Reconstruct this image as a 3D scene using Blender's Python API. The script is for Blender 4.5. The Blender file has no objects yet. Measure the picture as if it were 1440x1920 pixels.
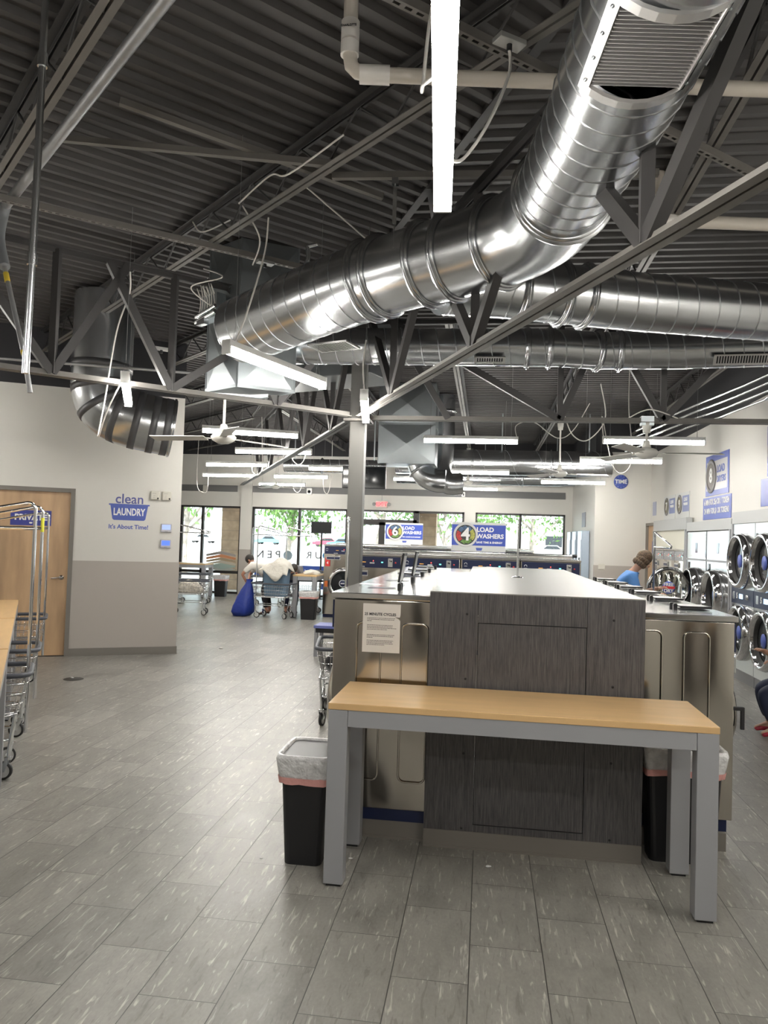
import bpy, bmesh, math, random
from math import sin, cos, pi, radians, sqrt
from mathutils import Vector, Matrix, Euler
random.seed(7)
S = bpy.context.scene
COL = S.collection

# ---------------------------------------------------------------- camera
cam = bpy.data.cameras.new('camera'); co = bpy.data.objects.new('camera', cam); COL.objects.link(co)
R_ = Vector((0.9905025, 0.13390151, 0.03122794)); U_ = Vector((-0.02626645, -0.03866151, 0.99890708)); F_ = Vector((-0.13496248, 0.99024021, 0.0347772))
m = Matrix((( R_.x, U_.x, -F_.x, 0), (R_.y, U_.y, -F_.y, 0), (R_.z, U_.z, -F_.z, 1.7), (0, 0, 0, 1)))
co.matrix_world = m
cam.sensor_fit = 'VERTICAL'; cam.sensor_height = 36.0; cam.lens = 36.0 * 1400 / 1920
cam.clip_start = 0.05; cam.clip_end = 300
S.camera = co
# ---------------------------------------------------------------- world, sun, exposure
LAMP = 60.0
S.view_settings.view_transform = 'Standard'; S.view_settings.look = 'None'
S.view_settings.exposure = 0.8; S.view_settings.gamma = 1.0; S.view_settings.use_curve_mapping = False
w = bpy.data.worlds.new('world'); S.world = w; w.use_nodes = True
bg = w.node_tree.nodes['Background']; bg.inputs[0].default_value = (0.80, 0.90, 1.0, 1); bg.inputs[1].default_value = 3.6
sun = bpy.data.lights.new('sun', 'SUN'); sun.energy = 7; sun.angle = 0.02; sun.color = (1, .95, .88)
so = bpy.data.objects.new('sun', sun); COL.objects.link(so); so.rotation_euler = (radians(38), radians(12), 0)

# ---------------------------------------------------------------- materials
MATS = {}
def rgb(c): return (c[0], c[1], c[2], 1)
def mat(n, c, rough=.5, metal=0, emit=0, bump=None, var=None, stretch=(1, 1, 1), coat=0, spec=.5, alpha=None, rvar=0):
    if n in MATS: return MATS[n]
    m = bpy.data.materials.new(n); m.use_nodes = True; nt = m.node_tree; b = nt.nodes['Principled BSDF']
    b.inputs['Base Color'].default_value = rgb(c); b.inputs['Roughness'].default_value = rough; b.inputs['Metallic'].default_value = metal
    b.inputs['Coat Weight'].default_value = coat; b.inputs['Specular IOR Level'].default_value = spec
    if alpha is not None: b.inputs['Alpha'].default_value = alpha
    if emit: b.inputs['Emission Color'].default_value = rgb(c); b.inputs['Emission Strength'].default_value = emit
    if bump or var or rvar:
        tc = nt.nodes.new('ShaderNodeTexCoord'); mp = nt.nodes.new('ShaderNodeMapping'); mp.inputs['Scale'].default_value = stretch
        nt.links.new(tc.outputs['Object'], mp.inputs[0])
        nz = nt.nodes.new('ShaderNodeTexNoise'); nz.inputs['Scale'].default_value = (var or bump or (8,))[0]; nz.inputs['Detail'].default_value = 5
        nt.links.new(mp.outputs[0], nz.inputs['Vector'])
        if var:
            cr = nt.nodes.new('ShaderNodeValToRGB'); k = var[1]
            cr.color_ramp.elements[0].position = .3; cr.color_ramp.elements[1].position = .7
            cr.color_ramp.elements[0].color = rgb([x * (1 - k) for x in c]); cr.color_ramp.elements[1].color = rgb([min(1, x * (1 + k)) for x in c])
            nt.links.new(nz.outputs[0], cr.inputs[0]); nt.links.new(cr.outputs[0], b.inputs['Base Color'])
        if rvar:
            mr = nt.nodes.new('ShaderNodeMapRange'); mr.inputs['To Min'].default_value = max(.02, rough - rvar); mr.inputs['To Max'].default_value = rough + rvar
            mr.inputs['From Min'].default_value = .3; mr.inputs['From Max'].default_value = .7
            nt.links.new(nz.outputs[0], mr.inputs[0]); nt.links.new(mr.outputs[0], b.inputs['Roughness'])
        if bump:
            n2 = nt.nodes.new('ShaderNodeTexNoise'); n2.inputs['Scale'].default_value = bump[0]; n2.inputs['Detail'].default_value = bump[3] if len(bump) > 3 else 3
            nt.links.new(mp.outputs[0], n2.inputs['Vector'])
            bp = nt.nodes.new('ShaderNodeBump'); bp.inputs['Strength'].default_value = bump[1]; bp.inputs['Distance'].default_value = bump[2] if len(bump) > 2 else .01
            nt.links.new(n2.outputs[0], bp.inputs['Height']); nt.links.new(bp.outputs[0], b.inputs['Normal'])
    MATS[n] = m; return m
WALL = mat('wall paint', (.66, .645, .605), .55, bump=(60, .08, .002))
WALLD = mat('dark upper paint', (.028, .028, .032), .8)
TAUPE = mat('taupe wall panel', (.42, .385, .35), .5)
BASEB = mat('taupe rubber base', (.19, .175, .155), .5)
BANDM = mat('grey band', (.17, .17, .17), .6)
DECK = mat('painted roof deck', (.058, .054, .053), .6, var=(3, .10))
STEEL = mat('grey painted steel', (.145, .136, .124), .5, var=(6, .08))
STEEL_SHADE = mat('shaded painted steel', (.042, .04, .04), .5)  # same grey steel, darkened: shading of webs and top chords put into the colour
GALV = mat('galvanised duct steel', (.58, .60, .62), .25, 1, var=(1.3, .03))
GALVB = mat('galvanised sheet', (.44, .48, .50), .34, 1, var=(2, .05))
BAND = mat('dark duct sealant', (.10, .10, .105), .45, .4)
STAIN = mat('brushed stainless steel', (.54, .51, .46), .15, 1, bump=(2.6, .6, .12, 0), stretch=(1, 1, .35))
STAINT = mat('polished stainless top', (.72, .72, .71), .16, 1, rvar=.04)
CHROME = mat('chrome', (.75, .75, .76), .10, 1)
BRIGHT = mat('bright steel', (.72, .74, .75), .22, 1)
NAVY = mat('navy panel', (.006, .013, .055), .35)
BLUE = mat('sign blue', (.045, .085, .42), .4)
BLUEL = mat('logo blue', (.07, .11, .42), .45)
WHITE = mat('white paint', (.8, .8, .79), .4)
BLACK = mat('black plastic', (.012, .012, .014), .4)
BLACKG = mat('black glass', (.01, .012, .014), .08)
GREYP = mat('grey powder coat', (.31, .315, .33), .42)
GREYS = mat('dark side panel', (.23, .23, .235), .4)
MAPLE = mat('maple laminate', (.64, .42, .20), .33, var=(3, .06), stretch=(1, 6, 1))
DOORW = mat('maple veneer', (.50, .33, .19), .4, var=(3.0, .22), stretch=(2.2, 2.2, .35))
PVC = mat('cream pvc pipe', (.62, .57, .50), .4, var=(3, .06))
PVCW = mat('white pvc fitting', (.75, .72, .68), .35)
CORD = mat('white cord', (.72, .70, .66), .5)
LIT = mat('lit diffuser', (1, .965, .90), .4, emit=LAMP)
HOUSE = mat('white lamp housing', (.7, .7, .68), .4)
FANW = mat('off white fan', (.62, .61, .57), .4)
RUBBER = mat('black rubber', (.02, .02, .02), .6)
WHEELM = mat('grey wheel', (.5, .5, .49), .4)
BUMP = mat('dark grey bumper', (.06, .065, .08), .45)
SKIN = mat('skin', (.52, .30, .21), .5)
SKIN2 = mat('tan skin', (.42, .20, .13), .5)
HAIRD = mat('dark hair', (.02, .015, .012), .6, var=(40, .5))
HAIRB = mat('brown grey hair', (.11, .07, .04), .6, var=(45, .55), bump=(60, .6, .01))
CREAM = mat('cream plastic', (.62, .60, .53), .45)
PAPER = mat('white paper', (.72, .69, .65), .7)
INK = mat('black ink', (.03, .03, .035), .6)
RED = mat('red', (.60, .03, .03), .4)
LAM = None

def nodes_mat(n):
    m = bpy.data.materials.new(n); m.use_nodes = True; nt = m.node_tree
    return m, nt, nt.nodes['Principled BSDF']
def nd(nt, t, **k):
    n = nt.nodes.new(t)
    for a, v in k.items(): setattr(n, a, v)
    return n
def mth(nt, op, a, b=None, c=None):
    n = nt.nodes.new('ShaderNodeMath'); n.operation = op
    for i, v in enumerate((a, b, c)):
        if v is None: continue
        if isinstance(v, (int, float)): n.inputs[i].default_value = v
        else: nt.links.new(v, n.inputs[i])
    return n.outputs[0]
def floor_material():
    m, nt, b = nodes_mat('grey plank tile')
    L = nt.links.new
    tc = nd(nt, 'ShaderNodeTexCoord'); sp = nd(nt, 'ShaderNodeSeparateXYZ'); L(tc.outputs['Object'], sp.inputs[0])
    a = mth(nt, 'DIVIDE', mth(nt, 'ADD', sp.outputs[0], .618), .2995)
    ci = mth(nt, 'FLOOR', a)
    v = mth(nt, 'ADD', mth(nt, 'DIVIDE', mth(nt, 'SUBTRACT', sp.outputs[1], 2.946), .572), mth(nt, 'MULTIPLY', mth(nt, 'ADD', ci, 1), .5))
    vi = mth(nt, 'FLOOR', v)
    fa = mth(nt, 'FRACT', a); fv = mth(nt, 'FRACT', v)
    da = mth(nt, 'MULTIPLY', mth(nt, 'MINIMUM', fa, mth(nt, 'SUBTRACT', 1, fa)), .2995)
    dv = mth(nt, 'MULTIPLY', mth(nt, 'MINIMUM', fv, mth(nt, 'SUBTRACT', 1, fv)), .572)
    d = mth(nt, 'MINIMUM', da, mth(nt, 'MULTIPLY', dv, 1.4))
    g = nd(nt, 'ShaderNodeMapRange'); g.inputs['From Min'].default_value = .0012; g.inputs['From Max'].default_value = .0028; L(d, g.inputs[0])
    cb = nd(nt, 'ShaderNodeCombineXYZ'); L(ci, cb.inputs[0]); L(vi, cb.inputs[1])
    wn = nd(nt, 'ShaderNodeTexWhiteNoise'); L(cb.outputs[0], wn.inputs['Vector'])
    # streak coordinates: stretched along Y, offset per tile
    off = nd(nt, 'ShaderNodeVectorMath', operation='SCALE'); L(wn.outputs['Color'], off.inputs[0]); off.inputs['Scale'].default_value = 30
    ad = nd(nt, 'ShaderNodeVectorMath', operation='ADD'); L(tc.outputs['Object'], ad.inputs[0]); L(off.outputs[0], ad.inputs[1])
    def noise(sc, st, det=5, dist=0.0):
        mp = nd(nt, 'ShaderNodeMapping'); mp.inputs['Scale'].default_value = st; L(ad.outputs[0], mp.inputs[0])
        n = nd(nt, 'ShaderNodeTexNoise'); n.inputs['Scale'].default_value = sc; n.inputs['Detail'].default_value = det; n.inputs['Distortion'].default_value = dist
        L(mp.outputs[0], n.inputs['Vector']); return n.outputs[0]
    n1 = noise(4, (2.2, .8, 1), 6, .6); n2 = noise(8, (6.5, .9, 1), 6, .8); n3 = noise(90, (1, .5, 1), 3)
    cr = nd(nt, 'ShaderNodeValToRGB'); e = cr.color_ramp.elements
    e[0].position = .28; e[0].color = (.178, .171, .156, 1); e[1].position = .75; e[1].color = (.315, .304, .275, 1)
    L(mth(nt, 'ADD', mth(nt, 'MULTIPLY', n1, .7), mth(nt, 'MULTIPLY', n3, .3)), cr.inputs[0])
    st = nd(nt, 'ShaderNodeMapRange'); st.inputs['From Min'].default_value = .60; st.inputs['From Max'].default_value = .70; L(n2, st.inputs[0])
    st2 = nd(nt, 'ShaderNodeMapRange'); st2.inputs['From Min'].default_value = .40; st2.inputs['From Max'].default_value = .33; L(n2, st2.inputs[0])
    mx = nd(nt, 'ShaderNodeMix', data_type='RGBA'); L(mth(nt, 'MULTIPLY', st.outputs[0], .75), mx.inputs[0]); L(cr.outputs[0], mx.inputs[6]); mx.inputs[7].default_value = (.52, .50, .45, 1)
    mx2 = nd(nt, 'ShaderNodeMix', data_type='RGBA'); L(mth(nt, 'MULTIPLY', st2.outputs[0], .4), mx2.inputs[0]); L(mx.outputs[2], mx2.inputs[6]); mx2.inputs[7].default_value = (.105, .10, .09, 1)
    br = nd(nt, 'ShaderNodeHueSaturation'); L(mx2.outputs[2], br.inputs['Color'])
    vr = nd(nt, 'ShaderNodeMapRange'); vr.inputs['To Min'].default_value = .86; vr.inputs['To Max'].default_value = 1.12; L(wn.outputs['Value'], vr.inputs[0]); L(vr.outputs[0], br.inputs['Value'])
    fin = nd(nt, 'ShaderNodeMix', data_type='RGBA'); L(g.outputs[0], fin.inputs[0]); fin.inputs[6].default_value = (.045, .043, .04, 1); L(br.outputs[0], fin.inputs[7])
    L(fin.outputs[2], b.inputs['Base Color'])
    rr = nd(nt, 'ShaderNodeMapRange'); rr.inputs['To Min'].default_value = .28; rr.inputs['To Max'].default_value = .48; L(n1, rr.inputs[0]); L(rr.outputs[0], b.inputs['Roughness'])
    bp = nd(nt, 'ShaderNodeBump'); bp.inputs['Strength'].default_value = .25; bp.inputs['Distance'].default_value = .004
    L(mth(nt, 'ADD', mth(nt, 'MULTIPLY', g.outputs[0], .6), mth(nt, 'MULTIPLY', n3, .12)), bp.inputs['Height']); L(bp.outputs[0], b.inputs['Normal'])
    return m
def laminate_material():
    m, nt, b = nodes_mat('charcoal streaked laminate'); L = nt.links.new
    tc = nd(nt, 'ShaderNodeTexCoord'); mp = nd(nt, 'ShaderNodeMapping'); mp.inputs['Scale'].default_value = (1, 1, .035); L(tc.outputs['Object'], mp.inputs[0])
    wv = nd(nt, 'ShaderNodeTexNoise'); wv.inputs['Scale'].default_value = 2; L(tc.outputs['Object'], wv.inputs['Vector'])
    av = nd(nt, 'ShaderNodeVectorMath', operation='MULTIPLY_ADD'); L(wv.outputs['Color'], av.inputs[0]); av.inputs[1].default_value = (.006, .006, 0); L(mp.outputs[0], av.inputs[2])
    n = nd(nt, 'ShaderNodeTexNoise'); n.inputs['Scale'].default_value = 210; n.inputs['Detail'].default_value = 4; n.inputs['Roughness'].default_value = .7; L(av.outputs[0], n.inputs['Vector'])
    cr = nd(nt, 'ShaderNodeValToRGB'); e = cr.color_ramp.elements
    e[0].position = .34; e[0].color = (.040, .039, .043, 1); e[1].position = .72; e[1].color = (.140, .132, .133, 1); L(n.outputs[0], cr.inputs[0]); L(cr.outputs[0], b.inputs['Base Color'])
    b.inputs['Roughness'].default_value = .4
    return m
def glass_material():
    m = bpy.data.materials.new('clear glass'); m.use_nodes = True; nt = m.node_tree; nt.nodes.clear(); L = nt.links.new
    o = nd(nt, 'ShaderNodeOutputMaterial'); t = nd(nt, 'ShaderNodeBsdfTransparent'); g = nd(nt, 'ShaderNodeBsdfGlossy'); g.inputs['Roughness'].default_value = .02
    t.inputs[0].default_value = (.94, .97, .96, 1)
    f = nd(nt, 'ShaderNodeFresnel'); f.inputs[0].default_value = 1.4; mx = nd(nt, 'ShaderNodeMixShader')
    L(f.outputs[0], mx.inputs[0]); L(t.outputs[0], mx.inputs[1]); L(g.outputs[0], mx.inputs[2]); L(mx.outputs[0], o.inputs[0]); return m
FLOORM = floor_material(); LAM = laminate_material(); GLASS = glass_material()

# ---------------------------------------------------------------- mesh helpers
class MB:
    def __init__(s): s.v = []; s.f = []; s.mi = []; s.sm = []; s.mats = []
    def _m(s, mt):
        if mt is None: return 0
        if mt not in s.mats: s.mats.append(mt)
        return s.mats.index(mt)
    def add(s, vs, fs, mt=None, smooth=False):
        o = len(s.v); s.v += [tuple(p) for p in vs]; k = s._m(mt)
        for f in fs: s.f.append(tuple(i + o for i in f)); s.mi.append(k); s.sm.append(smooth)
        return s
    def hexa(s, P, mt=None):
        return s.add(P, [(0, 3, 2, 1), (4, 5, 6, 7), (0, 1, 5, 4), (1, 2, 6, 5), (2, 3, 7, 6), (3, 0, 4, 7)], mt)
    def box(s, x0, x1, y0, y1, z0, z1, mt=None):
        return s.hexa([(x0, y0, z0), (x1, y0, z0), (x1, y1, z0), (x0, y1, z0), (x0, y0, z1), (x1, y0, z1), (x1, y1, z1), (x0, y1, z1)], mt)
    def rbox(s, x0, x1, y0, y1, z0, z1, r=.01, seg=3, mt=None, taper=0):
        # box with rounded vertical edges
        def ring(z, t):
            cx, cy = (x0 + x1) / 2, (y0 + y1) / 2; hx, hy = (x1 - x0) / 2 - t, (y1 - y0) / 2 - t; P = []
            for qx, qy, a0 in ((1, 1, 0), (-1, 1, 90), (-1, -1, 180), (1, -1, 270)):
                for i in range(seg + 1):
                    a = radians(a0 + 90 * i / seg); P.append((cx + qx * (hx - r) + r * cos(a), cy + qy * (hy - r) + r * sin(a), z))
            return P
        A = ring(z0, taper); B = ring(z1, 0); n = len(A)
        return s.add(A + B, [tuple(range(n))[::-1], tuple(range(n, 2 * n))] + [(i, (i + 1) % n, n + (i + 1) % n, n + i) for i in range(n)], mt)
    def frame(s, d):
        d = Vector(d).normalized(); u = Vector((0, 0, 1)) if abs(d.z) < .98 else Vector((1, 0, 0))
        a = d.cross(u).normalized(); b = a.cross(d).normalized(); return d, a, b
    def bar(s, p, q, w, h, mt=None, oa=0, ob=0):
        p = Vector(p); q = Vector(q); d, a, b = s.frame(q - p); p = p + a * oa + b * ob; q = q + a * oa + b * ob
        P = [e + a * x * w / 2 + b * y * h / 2 for e in (p, q) for x, y in ((-1, -1), (1, -1), (1, 1), (-1, 1))]
        return s.hexa(P, mt)
    def tube(s, pts, r, seg=10, mt=None, closed=False, caps=True, smooth=True):
        P = [Vector(p) for p in pts]; n = len(P); R = r if isinstance(r, (list, tuple)) else [r] * n
        if closed: T = [(P[(i + 1) % n] - P[i - 1]).normalized() for i in range(n)]
        else: T = [(P[min(i + 1, n - 1)] - P[max(i - 1, 0)]).normalized() for i in range(n)]
        d, a, b = s.frame(T[0]); vs = []
        for i in range(n):
            a = (a - T[i] * a.dot(T[i])).normalized(); b = T[i].cross(a)
            # mitre: keep the section width at sharp bends
            for k in range(seg):
                t = 2 * pi * k / seg; vs.append(P[i] + (a * cos(t) + b * sin(t)) * R[i])
        fs = [(i * seg + k, i * seg + (k + 1) % seg, (i + 1) * seg + (k + 1) % seg, (i + 1) * seg + k) for i in range(n - 1) for k in range(seg)]
        if closed: fs += [((n - 1) * seg + k, (n - 1) * seg + (k + 1) % seg, (k + 1) % seg, k) for k in range(seg)]
        s.add(vs, fs, mt, smooth)
        if caps and not closed:
            s.add([vs[k] for k in range(seg)], [tuple(range(seg))[::-1]], mt); s.add([vs[-seg + k] for k in range(seg)], [tuple(range(seg))], mt)
        return s
    def cyl(s, p, q, r, seg=16, mt=None, r2=None): return s.tube([p, q], [r, r if r2 is None else r2], seg, mt)
    def lathe(s, prof, o, axis=(0, 0, 1), seg=24, mt=None, smooth=True):
        d, a, b = s.frame(axis); o = Vector(o); vs = []
        for (r, h) in prof:
            for k in range(seg): t = 2 * pi * k / seg; vs.append(o + d * h + (a * cos(t) + b * sin(t)) * r)
        fs = [(i * seg + k, i * seg + (k + 1) % seg, (i + 1) * seg + (k + 1) % seg, (i + 1) * seg + k) for i in range(len(prof) - 1) for k in range(seg)]
        return s.add(vs, fs, mt, smooth)
    def prism(s, poly, z0, z1, mt=None, xf=None):
        n = len(poly); V = [(x, y, z) for z in (z0, z1) for x, y in poly]
        if xf: V = [xf(p) for p in V]
        return s.add(V, [tuple(range(n))[::-1], tuple(range(n, 2 * n))] + [(i, (i + 1) % n, n + (i + 1) % n, n + i) for i in range(n)], mt)
    def plate(s, poly, y0, y1, mt=None):  # outline in XZ, thickness along Y
        return s.prism(poly, y0, y1, mt, lambda p: (p[0], p[2], p[1]))
    def blob(s, c, rad, seg=14, mt=None, rot=None):
        c = Vector(c); vs = []; n = seg // 2
        for i in range(n + 1):
            t = pi * i / n
            for k in range(seg):
                p = Vector((rad[0] * sin(t) * cos(2 * pi * k / seg), rad[1] * sin(t) * sin(2 * pi * k / seg), rad[2] * cos(t)))
                if rot: p.rotate(rot)
                vs.append(c + p)
        fs = [(i * seg + k, (i + 1) * seg + k, (i + 1) * seg + (k + 1) % seg, i * seg + (k + 1) % seg) for i in range(n) for k in range(seg)]
        return s.add(vs, fs, mt, True)
    def mesh(s, name, mt=None):
        me = bpy.data.meshes.new(name); me.from_pydata(s.v, [], s.f)
        ms = s.mats or []
        if not ms and mt: ms = [mt]
        elif None not in ms and mt and 0: pass
        for x in ms: me.materials.append(x)
        for p, i, sm in zip(me.polygons, s.mi, s.sm): p.material_index = i if s.mats else 0; p.use_smooth = sm
        bm = bmesh.new(); bm.from_mesh(me); bmesh.ops.recalc_face_normals(bm, faces=bm.faces); bm.to_mesh(me); bm.free()
        return me
def tag(o, label=None, cat=None, group=None, kind=None):
    if label: o['label'] = label
    if cat: o['category'] = cat
    if group: o['group'] = group
    if kind: o['kind'] = kind
    return o
def link(name, me, parent=None):
    o = bpy.data.objects.new(name, me); COL.objects.link(o)
    if parent: o.parent = parent
    return o
def part(name, mb, mt, parent, loc=None, bevel=0, label=None):
    o = link(name, mb.mesh(name, mt) if isinstance(mb, MB) else mb, parent)
    if loc: o.location = loc
    if bevel: bev(o, bevel)
    if label: o['label'] = label
    return o
def bev(o, w=.004, seg=2):
    b = o.modifiers.new('bevel', 'BEVEL'); b.width = w; b.segments = seg; b.limit_method = 'ANGLE'; b.angle_limit = radians(40); return o
def thing(name, label, cat, loc=(0, 0, 0), rz=0, group=None):
    o = bpy.data.objects.new(name, None); COL.objects.link(o); o.location = loc; o.rotation_euler = (0, 0, rz); o.empty_display_size = .1
    return tag(o, label, cat, group)
def struct(name, mb, mt, parent=None, **k):
    o = part(name, mb, mt, parent, **k)
    if not parent: o['kind'] = 'structure'
    return o
def solo(name, mb, mt, label, cat, loc=(0, 0, 0), rz=0, group=None, bevel=0):
    o = part(name, mb, mt, None, bevel=bevel); o.location = loc; o.rotation_euler = (0, 0, rz); return tag(o, label, cat, group)
def dup(root, loc, rz=None, label=None, group=None):
    def cp(o, par):
        c = o.copy(); COL.objects.link(c)
        if par is not None: c.parent = par
        for ch in [x for x in ALLCH.get(o.name, [])]: cp(ch, c)
        return c
    r = cp(root, None); r.location = loc
    if rz is not None: r.rotation_euler = (0, 0, rz)
    if label: r['label'] = label
    if group: r['group'] = group
    return r
ALLCH = {}
def reg(root):  # record the tree below a thing before copying it
    bpy.context.view_layer.update()
    def go(o):
        ALLCH[o.name] = list(o.children)
        for c in o.children: go(c)
    go(root); return root
def text(s, size, mt, extr=.0015, bold=0.0, name='lettering', align='CENTER', spacing=1.0, sx=1.0):
    c = bpy.data.curves.new('t', 'FONT'); c.body = s; c.size = size; c.extrude = extr; c.offset = bold; c.align_x = align; c.align_y = 'CENTER'; c.space_character = spacing; c.resolution_u = 3
    t = bpy.data.objects.new('t', c); COL.objects.link(t); bpy.context.view_layer.update()
    me = bpy.data.meshes.new_from_object(t.evaluated_get(bpy.context.evaluated_depsgraph_get()))
    bpy.data.objects.remove(t); bpy.data.curves.remove(c)
    me.transform(Matrix.Diagonal((sx, 1, 1, 1))); me.transform(Matrix.Rotation(pi / 2, 4, 'X')); me.materials.clear(); me.materials.append(mt); me.name = name
    return me   # stands in XZ, reads from -Y
def lettering(s, size, mt, parent, loc, rz=0, name='lettering', **k):
    o = link(name, text(s, size, mt, name=name, **k), parent); o.location = loc; o.rotation_euler = (0, 0, rz); return o
def arc(cx, cz, r, a0, a1, n=16): return [(cx + r * cos(radians(a0 + (a1 - a0) * i / n)), cz + r * sin(radians(a0 + (a1 - a0) * i / n))) for i in range(n + 1)]
def smooth(P, n=8):
    P = [Vector(p) for p in P]; out = []
    for i in range(len(P) - 1):
        a, b, c, d = P[max(i - 1, 0)], P[i], P[i + 1], P[min(i + 2, len(P) - 1)]
        for k in range(n):
            t = k / n; out.append(.5 * ((2 * b) + (c - a) * t + (2 * a - 5 * b + 4 * c - d) * t * t + (3 * b - a - 3 * c + d) * t ** 3))
    return out + [P[-1]]

# ================================================================ THE ROOM
ZD = 4.35     # underside of roof deck
ANG = math.atan2(.478, .878); CX, CY = -4.247, 10.01       # the angled wall, its free corner
WX, WY = cos(ANG), sin(ANG); NX, NY = sin(ANG), -cos(ANG)   # along / towards the room
def aw(u, out=0): return (CX + WX * u + NX * out, CY + WY * u + NY * out)
struct('floor', MB().box(-11, 3.75, -3.2, 20.4, -.1, 0), FLOORM)

# corrugated roof deck in two runs that meet at the hip line through the column
HP = Vector((-1.3, 7.35)); HD = Vector((-.4096, .9123))
def deck():
    mb = MB(); pit = .152
    prof = [(0, 0), (.045, 0), (.062, .038), (.135, .038)]
    def run(o0, o1, ends):
        o = o0; prev = None
        while o < o1:
            for dx, dz in prof:
                a, b = ends(o + dx); cur = ((a.x, a.y, ZD + dz), (b.x, b.y, ZD + dz))
                if prev: mb.add([prev[0], prev[1], cur[1], cur[0]], [(0, 1, 2, 3)])
                prev = cur
            o += pit
    def rightend(y):  # ribs along X
        t = (y - HP.y) / HD.y; return Vector((HP.x + HD.x * t, y)), Vector((3.75, y))
    run(-3.2, 20.4, rightend)
    dl = Vector((.7071, .7071)); nl = Vector((-.7071, .7071))
    def leftend(o):
        # hip point with n.p=o
        k = (o - nl.dot(HP)) / nl.dot(HD); h = HP + HD * k
        return h - dl * 16, h
    run(-4.6, 19.6, leftend)
    return mb
struct('ceiling', deck(), DECK)
struct('roof_trim_1', MB().bar((HP.x - HD.x * 11.5, HP.y - HD.y * 11.5, ZD + .02), (HP.x + HD.x * 14.2, HP.y + HD.y * 14.2, ZD + .02), .06, .05), STEEL_SHADE).name = 'trim_1'
struct('roof', MB().box(-13, 4, -4, 21, ZD + .06, ZD + .16), DECK).name = 'ceiling_2'

def wall_x(name, mt, x0, x1, y0, y1, z0, z1): return struct(name, MB().box(x0, x1, y0, y1, z0, z1), mt)
# right wall: white up to 3.62, dark above; the machines are set into it
wr = MB()
wr.box(3.42, 3.6, -3.2, 16.2, 0, 3.62, WALL).box(3.42, 3.6, -3.2, 16.2, 3.62, ZD + .02, WALLD)
struct('wall_right', wr, None)
# office block at the back right
wt = MB(); wt.box(2.28, 3.6, 16.2, 16.35, 0, 3.66, WALL).box(2.28, 3.6, 16.2, 16.35, 3.66, ZD, WALLD)
wt.box(2.28, 2.43, 16.35, 20.3, 0, 3.66, WALL).box(2.28, 2.43, 16.35, 20.3, 3.66, ZD, WALLD)
wt.box(2.27, 3.42, 16.19, 16.2, .0, 1.27, TAUPE)
struct('wall_back_right', wt, None)
struct('baseboard_back_right', MB().box(2.27, 3.42, 16.175, 16.19, 0, .1), BASEB)
wf = MB(); wf.box(-11, 3.75, -3.3, -3.2, 0, 3.6, WALL).box(-11, 3.75, -3.3, -3.2, 3.6, ZD, WALLD).box(-11, 3.42, -3.2, -3.19, 0, 1.27, TAUPE)  # unseen wall; its taupe lower part is added for reflections in the washers
struct('wall_front', wf, None)
struct('wall_left_side', MB().box(-8.1, -8, -3.2, 8.1, 0, ZD), WALL).name = 'wall_far_left'
struct('light_block_back', MB().box(-11.1, -11, 6.0, 20.5, 0, ZD), WALL).name = 'wall_light_block_back'  # unseen wall added to block outside light from behind the angled wall
struct('light_block_link', MB().box(-11.1, -8, 5.9, 6.0, 0, ZD), WALL).name = 'wall_light_block_link'  # unseen link wall, closing the same gap against outside light
# angled wall with the private door
DL = -2.43; DR = -1.43     # door opening along the wall
aw_o = thing('wall_left', None, None, (CX, CY, 0), ANG); del_keys = None
w_ = MB()
for z0, z1, mt in ((0, 3.58, WALL), (3.58, ZD, WALLD)):
    if z0 == 0:
        w_.box(-4.6, DL, 0, .15, 0, z1, mt).box(DR, 0, 0, .15, 0, z1, mt).box(DL, DR, 0, .15, 2.2, z1, mt)
        w_.box(-.15, 0, .15, 11, 0, z1, mt)
    else: w_.box(-4.6, 0, 0, .15, z0, z1, mt).box(-.15, 0, .15, 11, z0, z1, mt)
bpy.data.objects.remove(aw_o)
wl = struct('wall_left', w_, None); wl.location = (CX, CY, 0); wl.rotation_euler = (0, 0, ANG)
wp = MB(); wp.box(DR + .055, .006, -.008, 0, .0, 1.27, TAUPE).box(-4.6, DL - .055, -.008, 0, 0, 1.27, TAUPE).box(0, .008, -.008, 1.2, 0, 1.27, TAUPE)
o = struct('wall_left_panel', wp, None); o.location = wl.location; o.rotation_euler = wl.rotation_euler; o.name = 'wall_left_lower'
bb = MB(); bb.box(DR + .055, .016, -.018, -.008, 0, .1); bb.box(DR + .055, .02, -.026, -.018, 0, .012); bb.box(-4.6, DL - .055, -.018, -.008, 0, .1); bb.box(.008, .018, -.018, 1.2, 0, .1)
o = struct('baseboard_left', bb, BASEB); o.location = wl.location; o.rotation_euler = wl.rotation_euler
def onwall(o): o.location = (CX, CY, 0); o.rotation_euler = (0, 0, ANG); return o

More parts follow.
